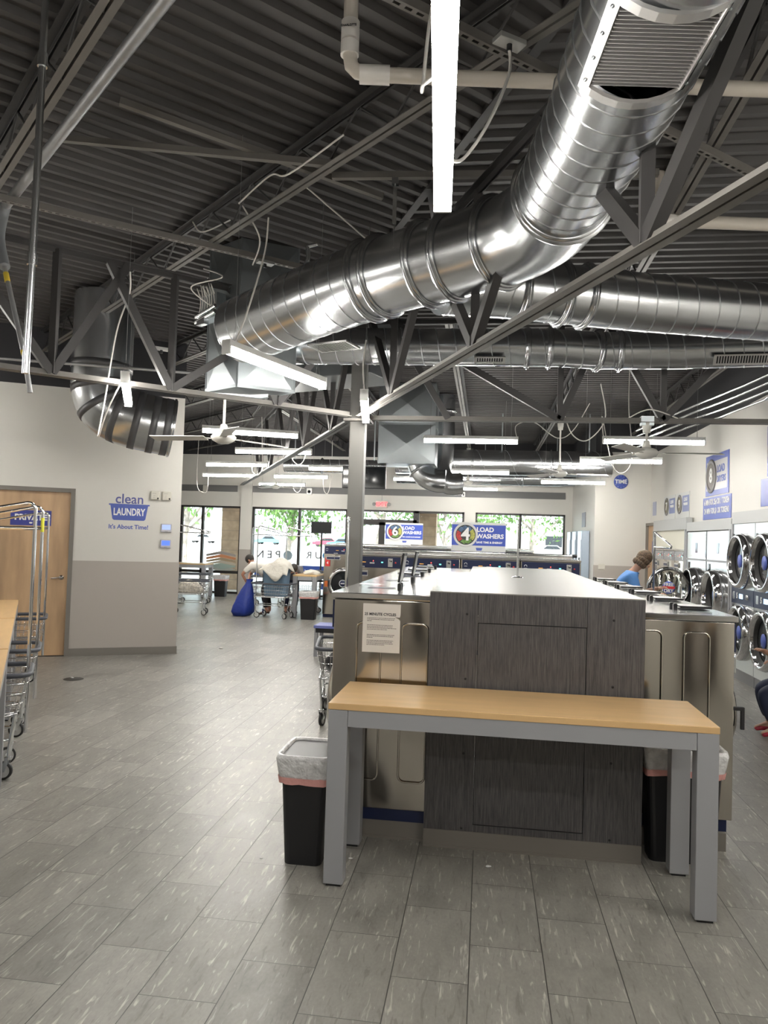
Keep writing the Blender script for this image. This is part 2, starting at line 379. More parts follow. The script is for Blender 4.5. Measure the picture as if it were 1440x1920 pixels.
def door(name, w, h, mt, fm, fr=.055):
    r = bpy.data.objects.new(name, None); COL.objects.link(r); r['kind'] = 'structure'
    part('door_leaf', MB().box(0, w, .03, .075, .008, h), mt, r); part('gap_shade', MB().box(0, w, .0, .15, 0, .004), BLACK, r)  # black strip puts shade into the gap under the leaf
    f = MB(); f.box(-fr, 0, -.02, .15, 0, h + fr); f.box(w, w + fr, -.02, .15, 0, h + fr); f.box(0, w, -.02, .15, h, h + fr)
    part('door_frame', f, fm, r)
    return r
d = door('door_1', DR - DL, 2.175, DOORW, BASEB); d.location = (*aw(DL), 0); d.rotation_euler = (0, 0, ANG)
hb = MB(); hx = DR - DL - .075
hb.lathe([(0, 0), (.032, 0), (.034, .006), (.026, .018), (.014, .02), (.014, .05), (0, .052)], (hx, .03, 1.04), (0, -1, 0), 20)
hb.tube(smooth([(hx, -.015, 1.04), (hx - .03, -.022, 1.042), (hx - .075, -.02, 1.036), (hx - .12, -.008, 1.03)], 5), .009, 8)
part('door_handle', hb, CHROME, d)

for i_, (x_, m_) in enumerate(((-1.1, STEEL), (.35, STEEL), (2.2, DOORW))):  # unseen doors added behind the camera for the stainless ends to reflect
    d = door('door_%d' % (4 + i_), .9, 2.15, m_, BASEB); d.location = (x_ + .9, -3.16, 0); d.rotation_euler = (0, 0, pi)
# ---- back wall with windows
YB = 20.3; WT = 2.465
bw = MB()
W = [(-8.62, -6.83), (-6.51, -.57), (-.27, 2.1)]
xs = [-11.0] + [v for a in W for v in a] + [3.6]
for i in range(0, len(xs), 2): bw.box(xs[i], xs[i + 1], YB, YB + .2, 0, WT, WALL)
bw.box(-11, 3.6, YB, YB + .2, WT, 3.92, WALL); bw.box(-11, 3.6, YB, YB + .2, 3.92, ZD + .02, WALLD)
bw.box(-6.84, -6.50, YB - .012, YB, 0, 1.26, TAUPE)
bw.box(-.27, 2.1, YB, YB + .2, 0, .35, WALL)
struct('wall_back', bw, None)
gb = MB(); gb.box(-10, -6.95, YB - .02, YB, 2.87, 3.05).box(-6.62, 2.09, YB - .02, YB, 2.87, 3.05)
struct('trim_2', gb, BANDM)
struct('trim_3', MB().box(-6.83, -6.51, YB - .06, YB, 1.26, 3.92, WALL).box(-6.83, -6.51, YB - .06, YB, 0, 1.26, TAUPE), None)
struct('baseboard_back', MB().box(-6.84, -6.5, YB - .02, YB - .012, 0, .1), BASEB)
FR = mat('dark bronze frame', (.02, .017, .016), .4)
def window(i, x0, x1, z0, z1, mulls, trans, t=.05):
    mb = MB(); a, b = YB + .03, YB + .13
    mb.box(x0, x1, a, b, z1 - t, z1).box(x0, x1, a, b, z0, z0 + t).box(x0, x0 + t, a, b, z0, z1).box(x1 - t, x1, a, b, z0, z1)
    for m_ in mulls: mb.box(m_ - t * .6, m_ + t * .6, a, b, z0, z1)
    for z, xa, xb in trans: mb.box(xa, xb, a, b, z - t * .7, z + t * .7)
    o = struct('window_%d' % i, mb, FR)
    part('pane', MB().box(x0 + .01, x1 - .01, YB + .075, YB + .081, z0 + .01, z1 - .01), GLASS, o)
    return o
window(1, -8.62, -6.83, .0, WT, [-7.97], [(.60, -8.62, -6.83)], .055)
window(2, -6.51, -3.78, .0, WT, [-5.15], [], .06)
window(3, -1.86, -.57, .0, WT, [], [], .06)
window(4, -.27, 2.1, .35, WT, [.93], [], .05)
# glazed entrance with transom
d3 = bpy.data.objects.new('door_2', None); COL.objects.link(d3); d3['kind'] = 'structure'
f = MB(); a, b = YB + .03, YB + .14
f.box(-3.78, -3.68, a, b, 0, WT).box(-1.96, -1.86, a, b, 0, WT).box(-3.78, -1.86, a, b, WT - .05, WT).box(-3.78, -1.86, a, b, 2.13, 2.21)
part('door_frame', f, FR, d3)
for x0, x1 in ((-3.68, -2.82), (-2.82, -1.96)):
    g = MB(); g.box(x0, x0 + .08, a, b, 0, 2.13).box(x1 - .08, x1, a, b, 0, 2.13).box(x0, x1, a, b, 2.05, 2.13).box(x0, x1, a, b, 0, .2)
    dl = part('door_leaf', g, FR, d3)
    part('pane', MB().box(x0 + .05, x1 - .05, YB + .08, YB + .086, .1, 2.1), GLASS, dl)
part('transom_pane', MB().box(-3.7, -1.94, YB + .08, YB + .086, 2.2, WT - .03), GLASS, d3)

# ================================================================ ROOF STEEL
def chord(mb, p, q, w=.09, gap=.012, leg=.045, t=.006, up=1):
    # two angles side by side: horizontal flanges with a slot, upright legs at the slot
    p = Vector(p); q = Vector(q); d, a, b = mb.frame(q - p); h = (w - gap) / 2
    for s in (-1, 1):
        mb.bar(p, q, h, t, None, s * (gap / 2 + h / 2), 0)
        mb.bar(p, q, t, leg, None, s * (gap / 2 + t / 2), up * leg / 2)
    return mb
def truss(label, cat, A, Dv, L, z0, z1, bots, members, mt=STEEL, group=None, w=.10, batten=.9):
    A = Vector(A); Dv = Vector(Dv).normalized()
    def P(s, z): return (A.x + Dv.x * s, A.y + Dv.y * s, z)
    t = thing('roof_truss', label, cat, (A.x, A.y, 0), 0, group)
    off = Vector((A.x, A.y, 0))
    def sh(p): return tuple(Vector(p) - off)
    mb = MB(); chord(mb, sh(P(L[0], z0)), sh(P(L[1], z0)), w, up=1)
    s = L[0] + .3
    while s < L[1]: mb.bar(sh(P(s - .02, z0 + .006)), sh(P(s + .02, z0 + .006)), .05, .008); s += batten
    part('bottom_chord', mb, mt, t)
    part('top_chord', chord(MB(), sh(P(L[0], z1)), sh(P(L[1], z1)), w, up=-1), STEEL_SHADE, t)
    for (s0, s1, v) in members:
        a = Vector(sh(P(s0, z0 + .02))); b = Vector(sh(P(s1, z1 - .02)))
        mb = MB(); dd, aa, bb = mb.frame(b - a)
        mb.bar(a, b, .045, .055) if v else mb.bar(a, b, .055, .065)
        part('web_member', mb, STEEL_SHADE, t)
    return t
# left truss from the column, direction 48 deg
truss('dark open-web truss crossing over the wood door on the left', 'truss', (-1.3, 7.35), (-.7466, -.6653), (0.1, 8.6), 2.9, 3.93, [],
      [(1.9, .6, 0), (1.9, 1.9, 1), (1.9, 2.45, 0), (2.85, 2.3, 0), (2.85, 2.85, 1), (2.85, 3.6, 0), (.9, .1, 0), (.9, .9, 1), (.9, 1.4, 0), (4.2, 3.6, 0), (4.2, 4.2, 1), (4.2, 4.9, 0), (5.6, 4.9, 0), (5.6, 6.3, 0), (7, 6.3, 0), (7, 7.7, 0)])
# right truss straight across
truss('dark open-web truss running across to the right wall above the nearest fan', 'truss', (-1.3, 7.5), (1, 0), (0.1, 4.7), 2.9, 3.93, [],
      [(2.0, .3, 0), (2.0, 2.0, 1), (2.0, 2.42, 0), (2.98, 2.42, 0), (2.98, 2.98, 1), (2.98, 3.85, 0), (.9, .3, 0), (4.4, 3.85, 0)])
# girder truss from column towards the camera (hip line), and its continuation behind
truss('long grey girder truss slanting from the column to the upper right', 'truss', (-1.3, 7.35), (.4096, -.9123), (.1, 9.8), 2.9, 3.93, [],
      [(1.19, .3, 0), (1.19, 1.19, 1), (1.19, 2.06, 0), (2.93, 2.06, 0), (2.93, 2.93, 1), (2.93, 3.8, 0), (4.67, 3.8, 0), (4.67, 4.67, 1), (4.67, 5.54, 0), (6.41, 5.54, 0), (6.41, 6.41, 1), (6.41, 7.3, 0), (8.2, 7.3, 0)], w=.10)
truss('bright-lit girder truss behind the column running to the back left', 'truss', (-1.3, 7.35), (-.4096, .9123), (.1, 11.5), 2.9, 3.93, [],
      [(1.19, .3, 0), (1.19, 1.19, 1), (1.19, 2.06, 0), (2.93, 2.06, 0), (2.93, 2.93, 1), (2.93, 3.8, 0), (4.67, 3.8, 0), (4.67, 5.54, 0), (6.4, 5.54, 0), (6.4, 7.2, 0), (8.1, 7.2, 0), (8.1, 9, 0)])
def joist(label, A, B, z0=4.03, z1=4.31, step=.33, w=.085, mt=STEEL, group='slim roof joists under the deck'):
    A = Vector((A[0], A[1], 0)); B = Vector((B[0], B[1], 0)); d = (B - A); L = d.length; d.normalize()
    t = thing('roof_joist', label, 'joist', tuple(A), 0, group)
    part('bottom_chord', chord(MB(), d * .3 + Vector((0, 0, z0)), d * (L - .3) + Vector((0, 0, z0)), w, .014, .03, .005, 1), mt, t)
    part('top_chord', chord(MB(), Vector((0, 0, z1)), d * L + Vector((0, 0, z1)), w + .02, .014, .03, .005, -1), STEEL_SHADE, t)
    mb = MB(); s = .0; up = 1; P = []
    while s <= L: P.append(d * s + Vector((0, 0, z1 - .01 if up else z0 + .01))); s += step; up = 1 - up
    mb.tube(P, .009, 6, caps=False); part('web_rod', mb, STEEL_SHADE, t); return t
# left joists: direction (-.69... ) perpendicular to ribs; the offsets are 1.56 m apart
JD = Vector((-.7255, .6882)); JN = Vector((.6882, .7255))
JL = {1.02: 'nearest of the slim joists at the upper left corner', 2.585: 'slim joist crossing the deck left of the white lamp',
      4.15: 'third slim joist beyond the slotted channel', -.55: 'slim joist over the camera at the left', 5.72: 'slim joist above the left truss', 7.3: 'slim joist over the angled wall', 8.9: 'slim joist over the far left corner'}
for off, lab in JL.items():
    # start at the hip line
    k = (off - JN.dot(HP)) / JN.dot(HD); h = HP + HD * k
    s1 = h + JD * (9.6 if off < 5 else 7)
    # start a little off the hip
    joist(lab, h + JD * .12, s1)
for x, lab in ((1.25, 'slim joist right of the large duct'), (3.0, 'slim joist next to the right wall'), (-.45, 'slim joist above the duct junction')):
    t0 = (x - HP.x) / -HD.x; y0 = HP.y - HD.y * t0 if x > HP.x else HP.y
    joist(lab + ', near half', (x, max(y0, -3.1)), (x, 7.35))
    joist(lab + ', lit far half', (x, 7.65), (x, 20.2))
joist('slim joist behind the column over the front windows', (-2.15, 9.4), (-2.15, 20.2))
joist('slim joist over the far left windows', (-3.85, 13.2), (-3.85, 20.2))

# slotted channel hanging under the joists
def channel(label, a, b, n):
    a = Vector(a); b = Vector(b); t = thing('slotted_channel', label, 'channel', tuple(a))
    L = (b - a).length; rz = math.atan2((b - a).y, (b - a).x); t.rotation_euler = (0, 0, rz)
    mb = MB(); w = .042; mb.box(0, L, -w / 2, -w / 2 + .003, 0, w).box(0, L, w / 2 - .003, w / 2, 0, w)
    # bottom web with real slots
    pit = L / n; s = 0
    mb.box(0, L, -w / 2, -.008, -.003, 0).box(0, L, .008, w / 2, -.003, 0)
    for i in range(n): mb.box(i * pit, i * pit + pit * .42, -.008, .008, -.003, 0)
    part('rail', mb, STEEL, t); return t
channel('grey slotted metal channel crossing under the deck at the upper left', (-3.42, 4.71, 3.97), (-1.5, 6.24, 3.97), 50)
channel('grey slotted metal channel behind the top of the big white lamp', (-1.5, 2.16, 3.97), (1.7, 4.85, 3.97), 68)
# dark brace bars under deck
for i, (a, b, lab) in enumerate([((-2.9, 4.55, 4.3), (-1.0, 4.55, 4.05), 'flat brace bar'), ((-2.25, 4.15, 4.28), (-.75, 4.95, 4.02), 'crossing brace bar'), ((-1.05, 4.7, 4.05), (1.0, 4.7, 4.0), 'light edged brace bar')]):
    solo('brace_bar', MB().bar(Vector(a) - Vector(a), Vector(b) - Vector(a), .04, .04), STEEL, lab + [' between joists at upper left', ' in an x between joists, upper left', ' behind the white lamp'][i], 'brace', a)

# column
c = thing('steel_column', 'square grey painted steel column carrying the trusses', 'column', (-1.3, 7.42, 0))
part('post', MB().rbox(-.076, .076, -.076, .076, 0, 4.3, .012), mat('column grey paint', (.115, .112, .104), .45), c)
part('cap_plate', MB().box(-.13, .13, -.13, .13, 2.86, 2.885), STEEL, c)
part('base_plate', MB().box(-.15, .15, -.15, .15, 0, .02), STEEL, c)

# ================================================================ DUCTS
def resample(P, st):
    P = [Vector(p) for p in P]; out = [P[0]]; acc = 0
    for i in range(len(P) - 1):
        d = (P[i + 1] - P[i]); L = d.length; s = st - acc
        while s <= L: out.append(P[i] + d * (s / L)); s += st
        acc = L - (s - st)
    if (out[-1] - P[-1]).length > 1e-3: out.append(P[-1])
    return out
SEAM = mat('duct seam', (.42, .43, .44), .4, 1)
def spiral(P, r, pitch, rr=.0055, n=20, skip=None):
    Q = resample(P, pitch / n); out = []; mb = MB(); T0 = None; a = None
    for i, p in enumerate(Q):
        T = (Q[min(i + 1, len(Q) - 1)] - Q[max(i - 1, 0)]).normalized()
        if a is None: d, a, b = mb.frame(T)
        a = (a - T * a.dot(T)).normalized(); b = T.cross(a); t = 2 * pi * i / n
        out.append(p + (a * cos(t) + b * sin(t)) * r)
    run = []
    for p in out + [None]:
        if p is not None and not (skip and skip(p, .02)): run.append(p)
        else:
            if len(run) > 2: mb.tube(run, rr, 5, caps=False)
            run = []
    return mb
def ring(mb, p, d, r, w, th=.008, seg=36, mt=None):
    return mb.lathe([(r - .004, -w / 2), (r + th, -w / 2), (r + th, w / 2), (r - .004, w / 2)], p, d, seg, mt)
def duct(label, P, r, pitch, collars=(), mt=GALV, seams=True, open_end=False, hole=None, straps=()):
    O = Vector(P[0]); P = [Vector(p) - O for p in P]
    t = thing('round_duct', label, 'duct', tuple(O))
    def inhole(p, pad=0):
        if not hole: return False
        o, d, s0, s1, a0, a1 = hole; d, a, b = MB().frame(d); q = Vector(p) - (Vector(o) - O); sx = q.dot(d); g = math.degrees(math.atan2(q.dot(b), q.dot(a))) % 360
        return s0 - pad < sx < s1 + pad and a0 - pad * 100 < g < a1 + pad * 100
    body = MB().tube(resample(P, .03) if hole else P, r, 72 if hole else 40, caps=not open_end)
    if hole:
        keep = [i for i, f in enumerate(body.f) if not inhole(sum((Vector(body.v[k]) for k in f), Vector()) / len(f))]
        body.f = [body.f[i] for i in keep]; body.mi = [body.mi[i] for i in keep]; body.sm = [body.sm[i] for i in keep]
    part('duct_body', body, mt, t)
    if seams: part('spiral_seam', spiral(P, r, pitch, skip=inhole if hole else None), SEAM, t)
    for s in straps:
        q = P[0].lerp(P[-1], s); part('hanger_strap', MB().box(q.x - .012, q.x + .012, q.y - .002, q.y + .002, q.z + r - .01, ZD - O.z + .01), GALVB, t)
    Q = resample(P, .02)
    for s in collars:
        i = max(1, min(int(s / .02), len(Q) - 2)); mb = MB(); d = Q[i + 1] - Q[i - 1]
        ring(mb, Q[i], d, r, .05, .012); ring(mb, Q[i], d, r, .012, .03)
        part('collar', mb, GALV, t)
    return t
A0 = (-2.03, 5.86, 3.36); A1 = (-1.253, 5.334, 3.45); A2 = (-.758, 5.048, 3.5); WY_ = (-.2, 4.66, 3.5)
duct('large spiral steel duct rising from the sheet metal plenum', [A0, A1, A2], .265, .14, (1.42,))
elb = smooth([A2, (-.45, 4.84, 3.5), (-.12, 4.62, 3.5), (.12, 4.42, 3.5), (.28, 4.17, 3.5), (.345, 3.9, 3.5)], 6)
duct('smooth steel elbow joining the two largest ducts', elb, .26, .2, (.05, .42, .62, .98), seams=False)
B0 = (.345, 3.9, 3.5)
bd = duct('largest spiral steel duct overhead with a filter grille', [B0, (.45, 3.2, 3.5), (.51, 2.6, 3.5), (.57, 1.9, 3.5), (.62, .8, 3.5), (.65, -1.0, 3.5)], .245, .125, (.04,), hole=((.475, 2.68, 3.5), (.12, -1.3, 0), .03, .45, 229, 314))
# grille on the lower face of the near duct
def grille(parent, o, d, r, length, a0, a1, slats):
    # curved frame following the duct, slats inside
    O = Vector(parent.location); o = Vector(o) - O; d, a, b = MB().frame(d)
    def pt(s, ang, rr): return o + d * s + (a * cos(radians(ang)) + b * sin(radians(ang))) * rr
    fr = MB()
    def patch(s0, s1, g0, g1, r0, r1, n=8):
        for i in range(n):
            ga = g0 + (g1 - g0) * i / n; gb_ = g0 + (g1 - g0) * (i + 1) / n
            fr.hexa([pt(s0, ga, r0), pt(s1, ga, r0), pt(s1, gb_, r0), pt(s0, gb_, r0), pt(s0, ga, r1), pt(s1, ga, r1), pt(s1, gb_, r1), pt(s0, gb_, r1)])
    m_ = .04; da = math.degrees(.04 / r)
    patch(0, m_, a0, a1, r - .002, r + .012); patch(length - m_, length, a0, a1, r - .002, r + .012)
    patch(m_, length - m_, a0, a0 + da, r - .002, r + .012, 1); patch(m_, length - m_, a1 - da, a1, r - .002, r + .012, 1)
    g = part('grille_frame', fr, BRIGHTA, parent)
    for i in range(4):
        for ang in (a0 + da / 2, a1 - da / 2):
            q = pt(.06 + i * (length - .12) / 3, ang, r + .012); n_ = (q - (o + d * (.06 + i * (length - .12) / 3))).normalized()
            part('screw', MB().lathe([(0, .006), (.006, .004), (.007, 0)], q, n_, 8), GALVB, g)
    sl = MB(); chordz = r * cos(radians((a1 - a0) / 2))
    e0, e1 = pt(0, a0 + da, r + .002), pt(0, a1 - da, r + .002)
    for i in range(slats):
        s = m_ + (length - 2 * m_) * (i + .5) / slats
        p, q = e0 + d * s, e1 + d * s
        up = ((p + q) / 2 - (o + d * s)).normalized()
        mid = (p + q) / 2 + up * .006
        sl.hexa([p - d * .005 - up * .012, p - d * .002 - up * .012, q - d * .002 - up * .012, q - d * .005 - up * .012, p + d * .003 + up * .008, p + d * .006 + up * .008, q + d * .006 + up * .008, q + d * .003 + up * .008])
    part('filter_slats', sl, GREYF, parent)
    bk = MB(); bk.hexa([x - ((e0 + e1) / 2 - o).normalized() * .026 for x in (e0 + d * m_, e1 + d * m_, e1 + d * (length - m_), e0 + d * (length - m_))] + [x - ((e0 + e1) / 2 - o).normalized() * .03 for x in (e0 + d * m_, e1 + d * m_, e1 + d * (length - m_), e0 + d * (length - m_))])
    part('filter_back', bk, mat('dark filter', (.11, .105, .10), .8), parent)  # darker filter sheet behind the slats
BRIGHTA = mat('satin aluminium', (.62, .61, .60), .35, .9)
GREYF = mat('grey filter slats', (.30, .29, .285), .55, .2)
gd = Vector((.12, -1.3, 0))
grille(bd, (.475, 2.68, 3.5), gd, .247, .48, 225, 318, 22)
duct('spiral steel duct branching right behind the girder', [(-.35, 5.05, 3.45), (.07, 5.3, 3.5), (1.09, 5.663, 3.5), (1.92, 5.9, 3.5), (3.15, 6.25, 3.5)], .21, .16, (.62, .95, 1.12))
dd_ = duct('slimmer spiral steel duct running across with side registers', [(-2.4, 6.85, 3.5), (-1.0, 6.9, 3.5), (.62, 6.98, 3.5), (1.0, 7.08, 3.5), (1.7, 7.08, 3.5), (3.38, 6.85, 3.5)], .17, .16, (2.75, 2.95, 3.4, 3.6))
def register(label, loc, rz, w, h, tilt=0):
    t = thing('air_register', label, 'register', loc, rz); t.rotation_euler = (tilt, 0, rz)
    f_ = MB(); f_.box(-w / 2, w / 2, -.012, 0, -h / 2, -h / 2 + .015).box(-w / 2, w / 2, -.012, 0, h / 2 - .015, h / 2).box(-w / 2, -w / 2 + .015, -.012, 0, -h / 2, h / 2).box(w / 2 - .015, w / 2, -.012, 0, -h / 2, h / 2)
    part('register_frame', f_, BRIGHTA, t)
    n = int(w / .022); mb = MB()
    for i in range(n): x = -w / 2 + .02 + (w - .04) * i / (n - 1); mb.box(x - .004, x + .004, -.01, -.002, -h / 2 + .012, h / 2 - .012)
    mb2 = part('louvers', mb, BRIGHTA, t); part('register_back', MB().box(-w / 2 + .01, w / 2 - .01, -.003, 0, -h / 2 + .01, h / 2 - .01), BLACK, t); return t
register('long pale louvered register under the far right duct', (2.2, 6.83, 3.36), radians(-4), .5, .1, radians(35))
register('small pale louvered register left of the girder', (.0, 6.78, 3.35), radians(2), .28, .08, radians(60))
register('square egg-crate register below the large duct', (-1.22, 5.72, 3.2), radians(-20), .36, .22, radians(88))

def plenum(label, corners, z0, z1, cone=.35):
    # sheet metal box with cross-broken panels; corners = 4 (x,y) in order
    cx = sum(c_[0] for c_ in corners) / 4; cy = sum(c_[1] for c_ in corners) / 4
    t = thing('duct_plenum', label, 'duct', (cx, cy, 0)); C4 = [(x - cx, y - cy) for x, y in corners]
    mb = MB()
    for i in range(4):
        a = C4[i]; b = C4[(i + 1) % 4]; zs = [z0, z0 + cone * 2, z1]
        for z_a, z_b in zip(zs[:-1], zs[1:]):
            mx_, my_ = (a[0] + b[0]) / 2, (a[1] + b[1]) / 2; L = sqrt(mx_ ** 2 + my_ ** 2); k = 1 + .035 / L
            mb.add([(a[0], a[1], z_a), (b[0], b[1], z_a), (b[0], b[1], z_b), (a[0], a[1], z_b), (mx_ * k, my_ * k, (z_a + z_b) / 2)], [(0, 1, 4), (1, 2, 4), (2, 3, 4), (3, 0, 4)])
    mb.add([(x, y, z0) for x, y in C4] + [(0, 0, z0 - .02)], [(0, 1, 4), (1, 2, 4), (2, 3, 4), (3, 0, 4)])
    mb.add([(x, y, z1) for x, y in C4], [(0, 1, 2, 3)])
    part('plenum_box', mb, GALVB, t)
    sm = MB()
    for i in range(4):
        a = C4[i]; b = C4[(i + 1) % 4]
        for z in (z0, z0 + cone * 2): sm.bar((a[0] * 1.01, a[1] * 1.01, z + .012), (b[0] * 1.01, b[1] * 1.01, z + .012), .012, .03)
        sm.bar((a[0] * 1.005, a[1] * 1.005, z0), (a[0] * 1.005, a[1] * 1.005, z1), .014, .014)
    part('seam_strips', sm, GALVB, t); return t
plenum('tall sheet metal plenum box dropping from the deck at the left', [(-2.216, 6.34), (-1.769, 6.618), (-2.165, 6.888), (-2.598, 6.588)], 3.0, 4.34, .32)
plenum('far sheet metal plenum box right of the column', [(-1.83, 12.5), (-.88, 12.5), (-.88, 13.2), (-1.83, 13.2)], 2.97, 4.34, .33)
duct('elbow duct dropping from the far plenum box', smooth([(-1.25, 12.9, 3.2), (-1.1, 12.85, 2.85), (-.9, 12.8, 2.72), (-.7, 12.8, 2.7)], 6), .2, .2, (.15, .35), seams=False)
duct('far left end elbow duct right of the far plenum box', smooth([(-.8, 13.6, 4.34), (-.8, 13.6, 3.3), (-.85, 13.5, 2.95), (-.7, 13.45, 2.72), (-.45, 13.5, 2.72)], 6), .2, .2, (.3,), seams=False)
duct('long straight duct near the back wall, upper run', [(-1.9, 15.6, 3.33), (2.5, 15.6, 3.33)], .26, .6, (1.6, 3.2), straps=(.1, .5, .9))
duct('long straight duct near the back wall, lower run', [(-4.2, 15.2, 3.16), (-2.1, 15.2, 3.16)], .14, .2, (.8, 1.6), straps=(.1, .9))
duct('slim straight duct along the back wall under the bigger one', [(-2.3, 19.2, 3.32), (2.2, 19.2, 3.32)], .19, .6, (1.6, 3.2), straps=(.1, .5, .9))
# left elbow duct with dark sealed bands
EP = smooth([(-4.27, 7.75, 4.3), (-4.27, 7.75, 3.6), (-4.27, 7.75, 3.3), (-4.19, 7.77, 3.06), (-3.98, 7.84, 2.95), (-3.76, 7.95, 2.90), (-3.55, 8.06, 2.87)], 6)
ed = duct('big elbow duct with dark sealed bands in front of the angled wall', EP, .32, .2, (), seams=False, open_end=True)
Q = resample([Vector(p) - Vector(EP[0]) for p in EP], .02); L_ = len(Q)
for s in (.80, 1.02, 1.22, 1.42, 1.60, 1.78, 1.93):
    i = min(int(s / .02), L_ - 2); mb = MB(); ring(mb, Q[i], Q[i + 1] - Q[i - 1], .32, .075, .006); part('sealed_band', mb, BAND, ed)
mb = MB(); ring(mb, Q[-2], Q[-1] - Q[-3], .32, .02, .015); part('end_ring', mb, BRIGHT, ed)
# wall duct stub hidden behind left truss: rectangular casing
solo('rooftop_unit_casing', MB().box(-1.1, 1.1, -.35, .35, 0, .85), mat('dark casing', (.10, .11, .115), .5, .3), 'dark rectangular air unit casing hung under the deck behind the plenum', 'air unit', (-2.2, 8.6, 3.48), radians(-20), bevel=.01)
solo('navy_fabric_strip', MB().box(-.13, .13, -.01, .01, 0, .75), mat('navy strip', (.01, .015, .06), .6), 'dark navy strip hanging beside the plenum under the deck', 'strip', (-1.72, 7.25, 3.5), radians(-20))
solo('metal_strap', MB().tube(smooth([(0, 0, .3), (.01, 0, .2), (-.01, 0, .1), (0, 0, -.25)], 5), .022, 6).tube([(0, 0, .3), (.09, 0, .32)], .02, 6), BRIGHT, 'crumpled foil strap hanging beside the plenum', 'strap', (-1.62, 6.35, 3.95))

# electrical junction cluster on the plenum
e = thing('control_box', 'open control box with wires on the side of the left plenum', 'box', (-2.52, 6.36, 3.62), radians(-35))
part('box_shell', MB().box(-.13, .13, 0, .1, 0, .22), GALVB, e, bevel=.004)
part('conduit_block', MB().cyl((-.14, -.03, -.02), (.16, -.03, .03), .022, 10).cyl((-.14, -.03, .03), (.16, -.03, .08), .018, 10).box(-.1, .02, -.05, 0, -.06, 0), BRIGHT, e)
wm = MB()
for i in range(7):
    x = -.1 + i * .035; wm.tube(smooth([(x, -.01, .2), (x + random.uniform(-.03, .03), -.05, .28 + .03 * (i % 3)), (x + .04, -.04, .15), (x + random.uniform(-.03, .05), -.02, .02)], 5), .004, 5)
part('wires', wm, CORD, e)

# ================================================================ PIPES
def pipe(label, P, r, mt, name='pipe', cat='pipe', fit=(), fm=None, fr=1.28, n=0):
    O = Vector(P[0]); Q = [Vector(p) - O for p in P]; t = thing(name, label, cat, tuple(O))
    part('pipe_run', MB().tube(smooth(Q, n) if n else Q, r, 14), mt, t)
    for (a, b) in fit: part('coupling', MB().cyl(Vector(a) - O, Vector(b) - O, r * fr, 16), fm or mt, t)
    return t
pipe('cream plastic drain pipe crossing behind the big white lamp', [(-.60, 3.38, 3.87), (1.267, 3.655, 3.87), (3.38, 3.966, 3.87)], .034, PVC, fit=[((-.64, 3.374, 3.87), (-.5, 3.395, 3.87))], fm=PVCW)
pt = pipe('upright plastic drain pipe with white elbow at the top', [(-.69, 3.37, 4.34), (-.69, 3.37, 3.97), (-.68, 3.371, 3.91), (-.65, 3.373, 3.88), (-.6, 3.38, 3.87)], .034, PVC, fit=[((-.69, 3.37, 4.12), (-.69, 3.37, 4.03)), ((-.69, 3.37, 4.02), (-.69, 3.37, 3.96))], fm=PVCW)
lw = lettering('CHARLOTTE', .014, INK, pt, (0, -.046, -.265), spacing=.9)
pipe('second cream plastic drain pipe behind the girder at the right', [(1.15, 5.4, 4.0), (3.4, 5.74, 4.0)], .045, PVC, fit=[((1.15, 5.4, 4.0), (1.26, 5.417, 4.0))], fm=PVCW)
pipe('short upright cream drain pipe behind the large duct', [(1.15, 5.4, 4.34), (1.15, 5.4, 3.97)], .045, PVC, fit=[((1.15, 5.4, 4.12), (1.15, 5.4, 4.02))], fm=PVCW)
SPR = mat('grey sprinkler steel', (.34, .345, .35), .45, .6, var=(8, .15))
pipe('thick grey sprinkler pipe slanting across the upper left corner', [(-3.55, 4.97, 4.05), (-1.46, 3.05, 4.05), (1.0, .8, 4.05)], .033, SPR)
pipe('taped grey pipe elbow dropping at the left edge', [(-3.55, 4.97, 4.05), (-3.585, 4.99, 3.98), (-3.575, 4.95, 3.8), (-3.45, 4.85, 3.55)], .038, mat('grey tape', (.18, .19, .20), .6), n=4)
br = pipe('slanting steel brace rod with yellow tags over the wood door', [(-3.45, 4.85, 3.55), (-3.16, 4.7, 2.86), (-3.12, 4.72, 2.62)], .017, SPR)
part('yellow_tag', MB().cyl((.02, -.01, -.05), (.05, -.03, -.12), .019, 10).cyl((.27, -.14, -.64), (.285, -.145, -.68), .019, 10), mat('yellow tag', (.65, .48, .05), .5), br)
pipe('thin upright shiny conduit at the upper left', [(-2.0, 3.0, 4.34), (-2.0, 3.0, 3.2), (-2.01, 3.0, 2.37)], .0155, BRIGHT, fit=[((-2.0, 3.0, 3.80), (-2.0, 3.0, 3.74)), ((-2.003, 3, 2.9), (-2.004, 3, 2.85))], fr=1.4)
pipe('thin pale conduit crossing behind the left truss', [(-6.2, 6.2, 3.35), (-3.5, 7.2, 3.35), (-2.95, 7.4, 3.35)], .014, SPR)
# bundle of conduits at the right
for i, lab in enumerate(('topmost', 'second', 'third', 'lowest')):
    dz = -.07 * i; dy = .28 * i
    P = [(3.35, 6.6 + dy, 3.62 + dz), (3.0, 7.05 + dy, 3.62 + dz), (2.9, 7.5 + dy, 3.5 + dz), (2.78, 8.6 + dy, 3.5 + dz), (2.5, 9.2 + dy * .6, 3.42 + dz), (2.2, 11.5 + dy, 3.42 + dz)]
    pipe(lab + ' of the four bright bent conduits at the upper right', P, .014, BRIGHT, name='conduit', cat='conduit', n=0)
